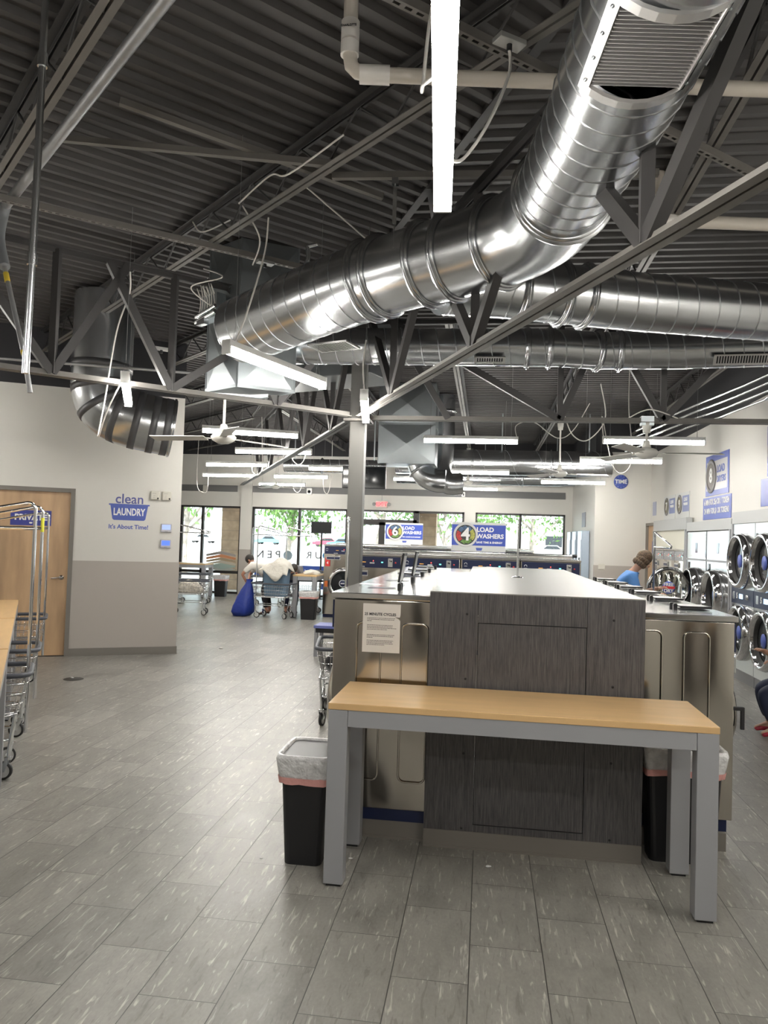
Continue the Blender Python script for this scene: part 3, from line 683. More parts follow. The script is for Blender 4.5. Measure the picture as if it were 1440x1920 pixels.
# ================================================================ LAMPS
NL = 0
def lamp_geo(L=1.22):
    t = thing('strip_lamp', 'x', 'lamp', (0, 0, 0))
    part('housing', MB().box(-L / 2, L / 2, -.032, .032, .012, .055), HOUSE, t, bevel=.004)
    P = [(-.03, .012), (-.034, -.012), (-.024, -.033), (0, -.04), (.024, -.033), (.034, -.012), (.03, .012)]
    mb = MB(); n = len(P)
    vs = [(x, y, z) for x in (-L / 2 + .012, L / 2 - .012) for y, z in P]
    mb.add(vs, [(i, (i + 1) % n, n + (i + 1) % n, n + i) for i in range(n)] + [tuple(range(n)), tuple(range(n, 2 * n))[::-1]])
    part('diffuser', mb, LIT, t)
    for s in (-1, 1): part('end_cap', MB().box(s * L / 2 - .012 * (s > 0), s * L / 2 + .012 * (s < 0), -.034, .034, -.04, .055), HOUSE, t)
    return t
LG = reg(lamp_geo())
def lamp(label, a, b, z=3.0, wires=None, cord=None, first=[True]):
    a = Vector((a[0], a[1], 0)); b = Vector((b[0], b[1], 0)); c_ = (a + b) / 2; rz = math.atan2((b - a).y, (b - a).x)
    if first[0]: t = LG; t.location = (c_.x, c_.y, z); t.rotation_euler = (0, 0, rz); t['label'] = label; t['group'] = 'hanging white strip lamps'; first[0] = False
    else: t = dup(LG, (c_.x, c_.y, z), rz, label, 'hanging white strip lamps')
    mb = MB(); zt = ZD - z
    for s in (-.52, .52):
        mb.tube([(s, .02, .05), (s, 0, .16), (s, -.02, .05)], .0018, 4); mb.cyl((s, 0, .16), (s, 0, zt), .0018, 4)
    part('hanging_wire', mb, mat('thin wire', (.3, .3, .3), .4, .8), t)
    if cord: part('cord', MB().tube(smooth(cord, 8), .0065, 6), CORD, t)
    return t
loop = [(.55, 0, .06), (.72, .02, .15), (.8, .02, -.18), (.72, 0, -.35), (.6, -.01, -.3), (.5, -.02, 0), (.5, -.02, .3), (.4, 0, 1.0)]
loopl = [(-x, y, z) for x, y, z in loop]
small = [(.3, 0, -.03), (.32, 0, -.14), (.42, 0, -.2), (.5, 0, -.1), (.5, 0, .1), (.46, 0, .9)]
lamp('big glaring white strip lamp nearest the camera', (-.196, 2.84), (-.12, 1.62), 3.0, 3.93, [(.1, -.03, .05), (-.1, -.07, .15), (-.35, -.08, .3), (-.42, -.06, .62), (-.42, 0, .93)])
lamp('white strip lamp in front of the left plenum', (-1.70, 4.60), (-1.30, 5.78), 2.9, 4.0, [(-.52, 0, .05), (-.42, 0, .25), (-.30, 0, .55), (-.22, 0, .8), (-.2, 0, 1.02)])
lamp('white strip lamp seen end-on over the big elbow duct', (-2.9, 5.62), (-3.42, 6.72), 2.92, 3.9, [(-.5, 0, .05), (-.55, .12, -.25), (-.3, .2, -.45), (0, .18, -.1), (-.1, .1, .5), (-.4, 0, .75), (-.5, 0, .9)])
lamp('white strip lamp seen end-on beside the column', (-1.03, 6.11), (-1.19, 7.2), 2.87, 3.4, [(-.5, 0, .05), (-.42, .02, .3), (-.48, 0, .5)])
lamp('white strip lamp just right of the far plenum, nearest its row', (-.83, 9.68), (.39, 9.72), 3.0, 4.0, [(.6, 0, .02), (.58, 0, .2), (.8, 0, .25), (1.1, 0, .05), (1.3, 0, .15), (1.5, 0, .5)])
lamp('white strip lamp behind the nearest fan at the right', (1.42, 9.55), (2.64, 9.57), 3.0, 4.0, [(-.6, 0, .02), (-.62, 0, .3), (-.5, -.05, -.3), (-.35, 0, -.4), (-.25, 0, -.2), (-.3, 0, .4), (-.3, 0, .9)])
lamp('white strip lamp just below the nearest fan rod, second row', (1.42, 11.83), (2.64, 11.8), 3.0, 4.0)
lamp('white strip lamp nearest the round blue sign', (1.09, 14.84), (2.23, 14.82), 2.9, 4.0)
lamp('white strip lamp under the far long duct, centre', (-.80, 14.17), (.42, 14.15), 3.0, 4.0)
lamp('lowest and farthest white strip lamp above the grey band, centre', (-.94, 18.7), (.28, 18.7), 3.0, 4.0)
lamp('white strip lamp behind the fan next to the angled wall', (-3.57, 9.0), (-2.46, 9.45), 3.0, 4.0)
lamp('white strip lamp crossing in front of the lit back girder', (-3.93, 11.3), (-2.71, 11.34), 3.0, 4.0, small)
lamp('left white strip lamp with a cord loop, third row', (-5.28, 13.56), (-4.06, 13.5), 3.0, 4.0, small)
lamp('leftmost low white strip lamp with a long hanging cord', (-6.33, 16.08), (-5.11, 16.0), 3.0, 4.0, [(-.48, 0, -.03), (-.5, 0, -.35), (-.6, 0, -.4), (-.75, 0, -.2), (-.75, 0, .8)])
lamp('low white strip lamp between the column and the left ones', (-4.66, 16.0), (-3.44, 16.0), 3.0, 4.0, [(.5, 0, -.03), (.53, 0, -.3), (.62, 0, -.35), (.68, 0, 0), (.68, 0, .8)])
lamp('lowest white strip lamp on the left, above the small far fan', (-5.82, 18.65), (-4.6, 18.65), 3.0, 4.0, small)
lamp('white strip lamp partly behind the column', (-3.39, 14.0), (-2.17, 13.95), 3.0, 4.0)
lamp('white strip lamp seen between the column and the far plenum box', (-2.0, 16.1), (-.8, 16.1), 3.0, 4.0)
# unseen lamps added along the rows to light the near floor and right side
lamp('unseen strip lamp added over the right aisle beyond the right edge', (1.95, 3.2), (3.15, 3.2), 3.0, 4.0)
lamp('unseen strip lamp added behind the camera at the right', (1.6, .6), (2.8, .6), 3.0, 4.0)
lamp('unseen strip lamp added behind the camera in the middle', (-.6, -1.0), (.6, -1.0), 3.0, 4.0)
lamp('unseen strip lamp added behind the camera at the left', (-3.6, .2), (-2.6, 1.0), 3.0, 4.0)
lamp('unseen strip lamp added over the folding tables outside the left edge', (-5.6, 3.2), (-4.8, 4.1), 3.0, 4.0)
lamp('unseen strip lamp added outside the left edge near the angled wall', (-6.6, 6.4), (-5.8, 7.3), 3.3, 4.0)

# outlet plates by the lamps
def outlet(label, loc, rz):
    t = thing('ceiling_outlet', label, 'outlet', loc, rz)
    part('plate', MB().box(-.07, .07, -.035, .035, 0, .025), mat('grey box', (.45, .45, .43), .4, .6), t, bevel=.003)
    part('plug', MB().cyl((0, 0, 0), (0, 0, -.03), .013, 10), BLACK, t); return t
outlet('cream outlet box with black plug right of the big lamp', (.05, 3.3, 3.92), radians(35))
outlet('metal outlet box on the slotted channel near the plenum', (-1.86, 5.9, 3.93), radians(40))
outlet('small metal outlet box on the left truss', (-3.1, 6.7, 3.42), radians(40))
for (p, q, lab) in (((.05, 3.3, 3.9), (-.17, 2.6, 3.05), 'white cord hanging from the outlet to the big lamp'),):
    p = Vector(p); q = Vector(q); solo('power_cord', MB().tube(smooth([(0, 0, 0), (0, -.05, -.15), (-.08, -.3, -.5), (-.17, -.5, -.75), q - p], 6), .007, 6), CORD, lab, 'cord', tuple(p))
for i, (P, lab) in enumerate([
    ([(-.9, 4.3, 4.1), (-1.3, 4.55, 4.0), (-1.5, 4.8, 4.12), (-1.75, 4.9, 3.98)], 'pale cable draped over the joist left of the big lamp'),
    ([(-1.9, 5.4, 4.2), (-1.8, 5.55, 4.0), (-1.9, 5.7, 3.85)], 'short pale cable hooked over the second joist'),
    ([(-2.5, 5.9, 4.3), (-2.35, 5.75, 4.15), (-2.1, 5.7, 4.22)], 'white cable lying along the joist above the plenum'),
    ([(-2.55, 6.3, 4.05), (-2.3, 6.1, 3.9), (-2.62, 6.2, 3.85), (-2.45, 6.3, 3.7)], 'tangled white cable above the control box'),
    ([(1.1, 7.6, 3.3), (1.15, 7.6, 2.95), (1.0, 7.7, 2.75), (.85, 7.7, 2.8), (.75, 7.6, 3.0)], 'white cable loop hanging from the right truss'),
    ([(1.35, 7.5, 2.94), (1.55, 7.45, 3.02), (1.85, 7.5, 2.93)], 'pale cable coiled on top of the right truss chord'),
    ([(-1.35, 5.1, 4.2), (-1.0, 5.5, 4.0), (-.8, 5.8, 3.9)], 'thin pale wire strung from the joist toward the large duct')]):
    O = Vector(P[0]); solo('loose_cable', MB().tube(smooth([Vector(p) - O for p in P], 8), .006, 6), CORD, lab, 'cable', tuple(O))
solo('gripple_box', MB().box(-.02, .02, -.02, .02, 0, .04).cyl((0, 0, 0), (0, 0, -.4), .004, 6).box(-.012, .012, -.006, .006, -.25, -.02), BRIGHT, 'small shiny bracket on a rod under the deck, upper centre', 'bracket', (-.62, 4.6, 3.93))

# ================================================================ FANS
def fan_geo(rod, top=True):
    t = thing('ceiling_fan', 'x', 'fan')
    part('downrod', MB().cyl((0, 0, .1), (0, 0, rod), .012, 10), FANW, t)
    part('canopy', (MB().lathe([(.035, rod - .10), (.042, rod - .04), (.045, rod), (0, rod)], (0, 0, 0), seg=18) if top else MB()).lathe([(0, .05), (.042, .05), (.03, .12), (.015, .13)], (0, 0, 0), seg=18), FANW, t)
    part('motor', MB().lathe([(0, -.05), (.05, -.048), (.10, -.02), (.115, .01), (.09, .04), (.04, .055), (0, .055)], (0, 0, 0), seg=24), FANW, t)
    for k in range(3):
        a = radians(k * 120); c_, s_ = cos(a), sin(a); mb = MB()
        def P(x, y, z): return (x * c_ - y * s_, x * s_ + y * c_, z)
        mb.bar(P(.09, 0, 0), P(.2, 0, 0), .03, .008)
        mb.hexa([P(.17, -.05, -.012), P(.70, -.06, -.016), P(.70, .06, .012), P(.17, .05, .01), P(.17, -.05, -.006), P(.70, -.06, -.010), P(.70, .06, .018), P(.17, .05, .016)])
        part('blade', mb, FANW, t)
    return t
f1 = fan_geo(.30); f1.location = (1.53, 7.5, 2.6); f1.rotation_euler = (0, 0, radians(-2)); tag(f1, 'nearest white ceiling fan hanging under the right truss', 'fan', 'white three-blade ceiling fans')
reg(f1)
f3 = fan_geo(.36, False); f3.location = (-2.35, 6.42, 2.55); f3.rotation_euler = (0, 0, radians(175)); tag(f3, 'white ceiling fan beside the big elbow duct', 'fan', 'white three-blade ceiling fans')
f2 = fan_geo(.75); reg(f2); f2.location = (1.06, 11.2, 2.72); f2.rotation_euler = (0, 0, radians(5)); tag(f2, 'white ceiling fan just left of and behind the nearest one', 'fan', 'white three-blade ceiling fans')
dup(f2, (-5.05, 17.5, 2.85), radians(20), 'small far white ceiling fan above the left front windows')
dup(f2, (-2.65, 14.8, 3.05), radians(50), 'far white ceiling fan just left of the column')
dup(f2, (-.4, 16.2, 2.95), radians(10), 'far white ceiling fan under the long ducts, centre')
dup(f1, (1.70, 2.62, 2.62), radians(176), 'white ceiling fan cut by the right edge, one blade showing')
solo('fan_mount_box', MB().box(-.06, .06, -.04, .04, 0, .09), GALVB, 'metal box on the truss where the nearest fan hangs', 'box', (1.53, 7.5, 2.87))

# ================================================================ THE ISLAND
def washer(name, label, W, D, H, door_r, door_z, z0=.10, lid=None, hinge=.3, text_=True, group=None, side=True, handle=False, big=False, pm=None):
    """front loader: x 0..W, front at y=0 facing -Y, depth +y"""
    t = thing(name, label, 'washing machine', (0, 0, 0), 0, group)
    b = MB(); b.box(.004, W - .004, .012, D, z0 + .065, H - .036); part('body', b, STAIN, t, bevel=.006)
    part('top_panel', MB().box(.001, W - .001, -.008, D + .004, H - .034, H), STAINT, t, bevel=.005)
    part('kick_plate', MB().box(.012, W - .012, .04, D - .02, z0, z0 + .066), NAVY, t)
    if side:
        for sx in (0, W):
            e_ = MB(); x = sx + (.002 if sx else -.002)
            for ya, yb in ((.15, .29), (.41, .56), (.66, .74)):
                if yb > D - .05: continue
                pts = []
                for cx, cz, a0 in ((yb - .035, 1.18, 0), (ya + .035, 1.18, 90), (ya + .035, .36, 180), (yb - .035, .36, 270)):
                    pts += [(x, cx + .035 * cos(radians(a0 + 90 * i / 5)), cz + .035 * sin(radians(a0 + 90 * i / 5))) for i in range(6)]
                e_.tube(pts, .0055, 6, closed=True)
            part('embossed_bead', e_, STAIN, t)
    cp = part('control_panel', MB().box(.02, W - .02, 0, .014, H - .205, H - .045), pm or NAVY, t, bevel=.003)
    k = MB(); zc = H - .125; k.box(W * .30, W * .37, -.003, 0, zc - .006, zc + .004)
    part('amber_display', k, mat('amber display', (.5, .25, .05), .4, emit=.8), cp)
    k = MB(); [k.box(W * .44 + i * .014, W * .44 + i * .014 + .009, -.003, 0, zc - .02, zc - .004) for i in range(5)]
    part('button_row', k, WHITE, cp)
    part('status_light', MB().lathe([(0, .004), (.006, .003), (.006, 0)], (W * .50, 0, zc + .018), (0, -1, 0), 8), mat('red led', (1, .05, .03), .4, emit=5), cp)
    part('start_light', MB().box(W * .64, W * .67, -.003, 0, zc - .005, zc + .008), mat('teal led', (.1, .8, .65), .4, emit=2.5), cp)
    part('coin_slot', MB().box(W * .76, W * .84, -.012, 0, zc - .06, zc + .06), BRIGHT, cp)
    part('coin_opening', MB().box(W * .785, W * .795, -.014, -.011, zc + .01, zc + .04).lathe([(0, .015), (.012, .014), (.012, .011)], (W * .815, 0, zc + .02), (0, -1, 0), 10), BLACK, cp)
    part('red_button', MB().lathe([(0, .006), (.011, .005), (.012, 0)], (W * .89, 0, zc), (0, -1, 0), 12), RED, cp)
    em = MB(); em.tube([(.07 + .018 * cos(radians(a)), -.003, zc + .02 + .018 * sin(radians(a))) for a in range(-20, 201, 20)], .003, 5); em.box(.048, .092, -.004, -.001, zc - .012, zc - .006)
    part('emblem', em, WHITE, cp)
    if text_: lettering('DEXTER', .024, WHITE, t, (W * .3, -.004, H - .192 if not big else H - .19), bold=.0004)
    tr = part('soap_drawer', MB().box(.06, W * .42, -.016, .012, H - .33, H - .24), BRIGHT, t, bevel=.003); part('drawer_face', MB().box(.075, W * .27, -.019, -.015, H - .31, H - .27).box(W * .28, W * .4, -.019, -.015, H - .31, H - .27), NAVY, tr)
    c = (W / 2, .012, door_z); r = door_r
    dr = part('door_ring', MB().lathe([(r + .03, 0), (r + .03, .02), (r, .055), (r - .03, .07), (r - .05, .055), (r - .06, .02)], c, (0, -1, 0), 36), CHROME if big else STAIN, t)
    part('door_glass', MB().lathe([(0, .045), (r * .4, .04), (r * .7, .028), (r - .055, .03)], c, (0, -1, 0), 32), BLACKG, dr)
    if big:
        part('round_badge', MB().lathe([(0, .05), (.075, .048), (.075, .045)], (c[0] + .0, c[1], c[2]), (0, -1, 0), 20), NAVY, dr)
        part('badge_rim', MB().tube([(c[0] + .072 * cos(a_), c[1] - .052, c[2] + .072 * sin(a_)) for a_ in [i * pi / 12 for i in range(24)]], .005, 5, closed=True).box(c[0] - .04, c[0] + .04, c[1] - .053, c[1] - .05, c[2] - .008, c[2] + .006), WHITE, dr)
    part('door_handle', MB().bar((c[0] - r, -.02, door_z + .05), (c[0] - r, -.085, door_z + .05), .022, .022).bar((c[0] - r, -.078, door_z + .06), (c[0] - r, -.078, door_z - .07), .022, .02), BLACK, dr, bevel=.004)
    if lid is not None:
        hx = W * (.40 if lid[1] else .60); hy = hinge
        for s in (-.045, .045):
            hb_ = MB(); hb_.box(hx + s - .012, hx + s + .012, hy - .012, hy + .012, H, H + .028).cyl((hx + s - .012, hy, H + .024), (hx + s + .012, hy, H + .024), .013, 10)
            part('lid_hinge', hb_, BLACK, t)
        g = MB(); a = radians(lid[0])   # 0 closed (lying towards the front)
        def P(x, l, h_): return (hx + x, hy - l * cos(a) + h_ * sin(a), H + .022 + l * sin(a) + h_ * cos(a))
        def slab(x0, x1, l0, l1, h0, h1): g.hexa([P(x0, l0, h0), P(x1, l0, h0), P(x1, l1, h0), P(x0, l1, h0), P(x0, l0, h1), P(x1, l0, h1), P(x1, l1, h1), P(x0, l1, h1)])
        slab(-.09, .09, .02, .205, -.006, .0); slab(-.09, .09, .197, .207, -.010, .003); slab(-.09, -.082, .02, .2, -.010, .003); slab(.082, .09, .02, .2, -.010, .003)
        ld = part('soap_lid', g, BLACK, t)
        g2 = MB(); g = g2; slab(-.08, .08, .03, .19, .0005, .003) ; part('lid_plate', g2, mat('pale grey lid plate', (.5, .5, .5), .3, .5), ld)
        part('soap_well', MB().box(hx - .07, hx + .07, hy - .2, hy - .03, H + .0002, H + .0014), mat('dark recess', (.05, .05, .07), .4, .5), t)
    return t
LX0, LX1 = -.865, -.10; LP = .86; LY = 4.25
WL = ['nearest stainless washer of the left island row, paper notice on its end panel', 'second stainless washer of the left island row, lid open', 'third stainless washer of the left island row, lid shut', 'fourth stainless washer of the left island row, lid shut', 'farthest stainless washer of the left island row']
RX1 = 1.435; RP = .675; RY = 4.5
WR = ['nearest stainless washer of the right island row, bare end panel facing the table', 'second stainless washer of the right island row', 'third stainless washer of the right island row', 'fourth stainless washer of the right island row', 'fifth stainless washer of the right island row', 'farthest stainless washer of the right island row, before the woman in blue']
# left row faces -X : rotate -90, local x -> -Y
wA = washer('washing_machine', WL[0], LP - .004, .73, 1.38, .24, .70, lid=(98, 1), hinge=.335, group='island washers, left row')
reg(wA)
wB = washer('washing_machine', WL[2], LP - .004, .73, 1.38, .24, .70, lid=(0, 1), hinge=.335, group='island washers, left row'); reg(wB)
wA.location = (LX0, LY + LP, 0); wA.rotation_euler = (0, 0, -pi / 2)
dup(wA, (LX0, LY + 2 * LP, 0), -pi / 2, WL[1])
wB.location = (LX0, LY + 3 * LP, 0); wB.rotation_euler = (0, 0, -pi / 2)
dup(wB, (LX0, LY + 4 * LP, 0), -pi / 2, WL[3]); dup(wB, (LX0, LY + 5 * LP, 0), -pi / 2, WL[4])
wC = washer('washing_machine', WR[0], RP - .004, .80, 1.315, .20, .72, lid=(0, 0), hinge=.255, group='island washers, right row'); reg(wC)
wC.location = (RX1, RY, 0); wC.rotation_euler = (0, 0, pi / 2)
for i in range(1, 6): dup(wC, (RX1, RY + i * RP, 0), pi / 2, WR[i])
solo('machine_curb', MB().box(LX0 + .05, -.1, LY + .02, LY + 5 * LP, 0, .10).box(LX0 + .04, -.1, LY + .012, LY + 5 * LP, 0, .012), BASEB, 'taupe curb under the left island row of washers', 'curb')
solo('machine_curb', MB().box(.62, RX1 - .05, RY - .02, RY + 6 * RP, 0, .10), BASEB, 'taupe curb under the right island row of washers', 'curb')
# end panel and white counter between the rows
PX0, PX1, PY = -.298, .872, 4.215
pn = thing('end_panel', 'charcoal streaked laminate end panel with an access door closing the island', 'panel', ((PX0 + PX1) / 2, PY, 0)); hw = (PX1 - PX0) / 2
ax0, ax1, az0, az1 = -.31, .275, .137, 1.24
mb = MB(); mb.box(-hw, ax0 - .005, 0, .03, .095, 1.405).box(ax1 + .005, hw, 0, .03, .095, 1.405).box(ax0 - .003, ax1 + .003, 0, .03, .095, az0 - .005).box(ax0 - .003, ax1 + .003, 0, .03, az1 + .005, 1.405)
part('panel_board', mb, LAM, pn)
part('access_door', MB().box(ax0, ax1, .001, .02, az0, az1), LAM, pn)
part('door_edge', MB().box(ax0 - .003, ax1 + .003, .02, .029, az0 - .003, az1 + .003), BLACK, pn)
mb = MB()
for x in (-.375, .42):
    for z in (.11, .52, .93, 1.29): mb.lathe([(0, .002), (.006, .0015), (.007, 0)], (x, 0, z), (0, -1, 0), 10)
part('screw', mb, BLACK, pn)
mb = MB(); mb.box(-hw, hw, -.006, .03, 0, .095).box(-hw, hw, -.012, -.006, 0, .012)
part('rubber_base', mb, BASEB, pn)
part('side_wall', MB().box(-hw + .18, -hw + .2, .03, 4.3, .1, 1.4).box(hw - .02, hw, .03, 4.3, 1.32, 1.4), BLACK, pn)
mb = MB(); mb.add([(-hw + .001, .0, 1.405), (hw, .0, 1.405), (hw, 4.3, 1.405), (-hw + .17, 4.3, 1.405), (-hw + .17, .03, 1.405), (-hw + .001, .03, 1.405)] + [(-hw + .001, .0, 1.411), (hw, .0, 1.411), (hw, 4.3, 1.411), (-hw + .17, 4.3, 1.411), (-hw + .17, .03, 1.411), (-hw + .001, .03, 1.411)],
  [(0, 1, 2, 3, 4, 5), (6, 7, 8, 9, 10, 11)] + [(i, (i + 1) % 6, 6 + (i + 1) % 6, 6 + i) for i in range(6)])
solo('counter', mb, mat('white laminate counter', (.26, .265, .25), .38, spec=.25), 'white laminate counter running between the two island rows', 'counter', (pn.location.x, PY, 0))
ps = thing('counter_post', 'thin metal post with round foot standing on the white counter', 'post', (.27, 6.22, 1.411))
part('foot', MB().lathe([(0, .012), (.02, .011), (.045, .004), (.05, 0)], (0, 0, 0), seg=20), CHROME, ps)
part('rod', MB().tube([(0, 0, 0), (0, 0, .47), (.006, 0, .485)], .008, 10), BRIGHT, ps)
# notice
nt_ = thing('paper_notice', 'white paper notice headed 25 MINUTE CYCLES with a torn right edge', 'notice', (-.572, LY - .012, 1.186))
mb = MB(); out = [(-.108, -.138), (.108, -.138), (.107, .045), (.098, .055), (.075, .065), (.104, .064), (.108, .08), (.108, .138), (-.108, .138)]
mb.plate(out, -.001, .0005); part('sheet', mb, PAPER, nt_)
lettering('25 MINUTE CYCLES', .021, INK, nt_, (-.008, -.0015, .078), bold=.0006, extr=.0003)
mb = MB(); rr_ = random.Random(3)
for z0, ws in ((.055, (.155, .145, .02)), (.015, (.145, .145, .16, .11)), (-.04, (.15, .15, .03)), (-.072, (.15, .145, .15, .1))):
    for i, wd in enumerate(ws):
        z = z0 - i * .0082; x = -.083
        while x < -.083 + wd:
            l_ = rr_.uniform(.004, .014); mb.box(x, x + l_, -.0013, -.001, z, z + .0032); x += l_ + .002
part('small_print', mb, mat('grey ink', (.12, .115, .11), .7), nt_)

# ================================================================ TABLES
def table(label, loc, rz, L, D, H=.885, name='folding_table', group='folding tables', legw=.10, top=MAPLE):
    t = thing(name, label, 'table', loc, rz, group)
    part('tabletop', MB().box(0, L, 0, D, H - .032, H), top, t, bevel=.003)
    a = MB(); z0, z1 = H - .112, H - .032
    a.box(legw, L - legw, .004, .03, z0, z1).box(legw, L - legw, D - .03, D - .004, z0, z1).box(.004, .03, legw, D - legw, z0, z1).box(L - .03, L - .004, legw, D - legw, z0, z1)
    part('apron', a, GREYP, t)
    for x in (0, L - legw):
        for y in (0, D - .09):
            lg = part('leg', MB().box(x + .002, x + legw - .002, y + .002, y + .088, .012, z1), GREYP, t, bevel=.003)
            part('foot_pad', MB().box(x + .015, x + legw - .015, y + .012, y + .078, 0, .012), BLACK, lg)
    return t
tb = table('maple topped folding table with grey legs in front of the island end', (-.74, 3.625, 0), radians(-.4), 1.825, .57); reg(tb)
EX, EY = .542, -.840   # along the left tables, towards the camera
for i, lab in enumerate(('farthest of the maple folding tables along the left edge', 'middle maple folding table along the left edge', 'nearest maple folding table at the left edge')):
    s = (i + 1) * 1.86
    ang = math.atan2(-EY, -EX) ; px, py = -5.15 + EX * s, 7.76 + EY * s
    dup(tb, (px, py, 0), ang, lab)
table('short maple folding table beside the far bin, clothes on it', (-3.42, 15.1, 0), pi / 2, 1.83, .50, group='folding tables')
tfl = table('grey folding table by the far left window', (-9.0, 18.6, 0), 0, 1.83, .6, group='folding tables')
# ================================================================ BINS
def bin_(label, loc, rz, w=.27, d=.36, h=.52, full=True):
    t = thing('waste_bin', label, 'bin', loc, rz, 'black waste bins with clear liners')
    b = MB(); b.rbox(-w / 2, w / 2, -d / 2, d / 2, 0, h, .035, 4, taper=.028)
    part('bin_body', b, BLACK, t)
    LIN = mat('clear bin liner', (.62, .62, .62), .25, var=(30, .12), bump=(22, 1.0, .02), coat=.3)
    PK = mat('pink drawstring', (.72, .36, .33), .5, bump=(30, .6, .01))
    W2, D2 = w / 2 + .012, d / 2 + .012
    def loop_(z, g, jit=0, rnd=.04):
        P = []
        for qx, qy, a0 in ((1, 1, 0), (-1, 1, 90), (-1, -1, 180), (1, -1, 270)):
            for i in range(5):
                a = radians(a0 + 22.5 * i); P.append((qx * (W2 + g - rnd) + rnd * cos(a), qy * (D2 + g - rnd) + rnd * sin(a), z + random.uniform(-jit, jit)))
            # points along the straight side
            a = radians(a0 + 90); ex = P[-1]; nx, ny = [(-1, 1), (-1, -1), (1, -1), (1, 1)][[(1, 1), (-1, 1), (-1, -1), (1, -1)].index((qx, qy))]
            nxt = (nx * (W2 + g - rnd) + rnd * cos(a), ny * (D2 + g - rnd) + rnd * sin(a))
            for k in (1, 2, 3, 4):
                f = k / 5; P.append((ex[0] + (nxt[0] - ex[0]) * f, ex[1] + (nxt[1] - ex[1]) * f, z + random.uniform(-jit, jit)))
        return P
    rings = [loop_(h - .13, -.006, .008), loop_(h - .10, -.002, .004), loop_(h - .06, .004, .004), loop_(h - .01, .012), loop_(h + .012, .006), loop_(h + .01, -.012), loop_(h - .08, -.028), loop_(h - .3, -.04, .02), loop_(h - .36, -.08, .02)]
    n = len(rings[0]); mb = MB(); mb.add([p for r in rings for p in r], [(i * n + k, i * n + (k + 1) % n, (i + 1) * n + (k + 1) % n, (i + 1) * n + k) for i in range(len(rings) - 1) for k in range(n)] + [tuple((len(rings) - 1) * n + k for k in range(n))], None, True)
    part('liner', mb, LIN, t)
    mb = MB(); R2 = [loop_(h - .135, -.004, .006), loop_(h - .10, .002, .003)]
    mb.add([p for r in R2 for p in r], [(k, (k + 1) % n, n + (k + 1) % n, n + k) for k in range(n)]); part('drawstring_band', mb, PK, t)
    return t
bn = bin_('black bin with clear liner left of the near folding table', (-.895, 3.97, 0), 0, .25, .34, .555)
bin_('black bin with clear liner behind the right legs of the near table', (1.1, 4.348, 0), pi / 2 , .22, .40, .60)
bin_('black bin beside the short far folding table', (-3.52, 14.92, 0), pi / 2, .26, .34, .56)
bin_('black bin by the far left window', (-6.98, 19.3, 0), pi / 2, .26, .34, .56)

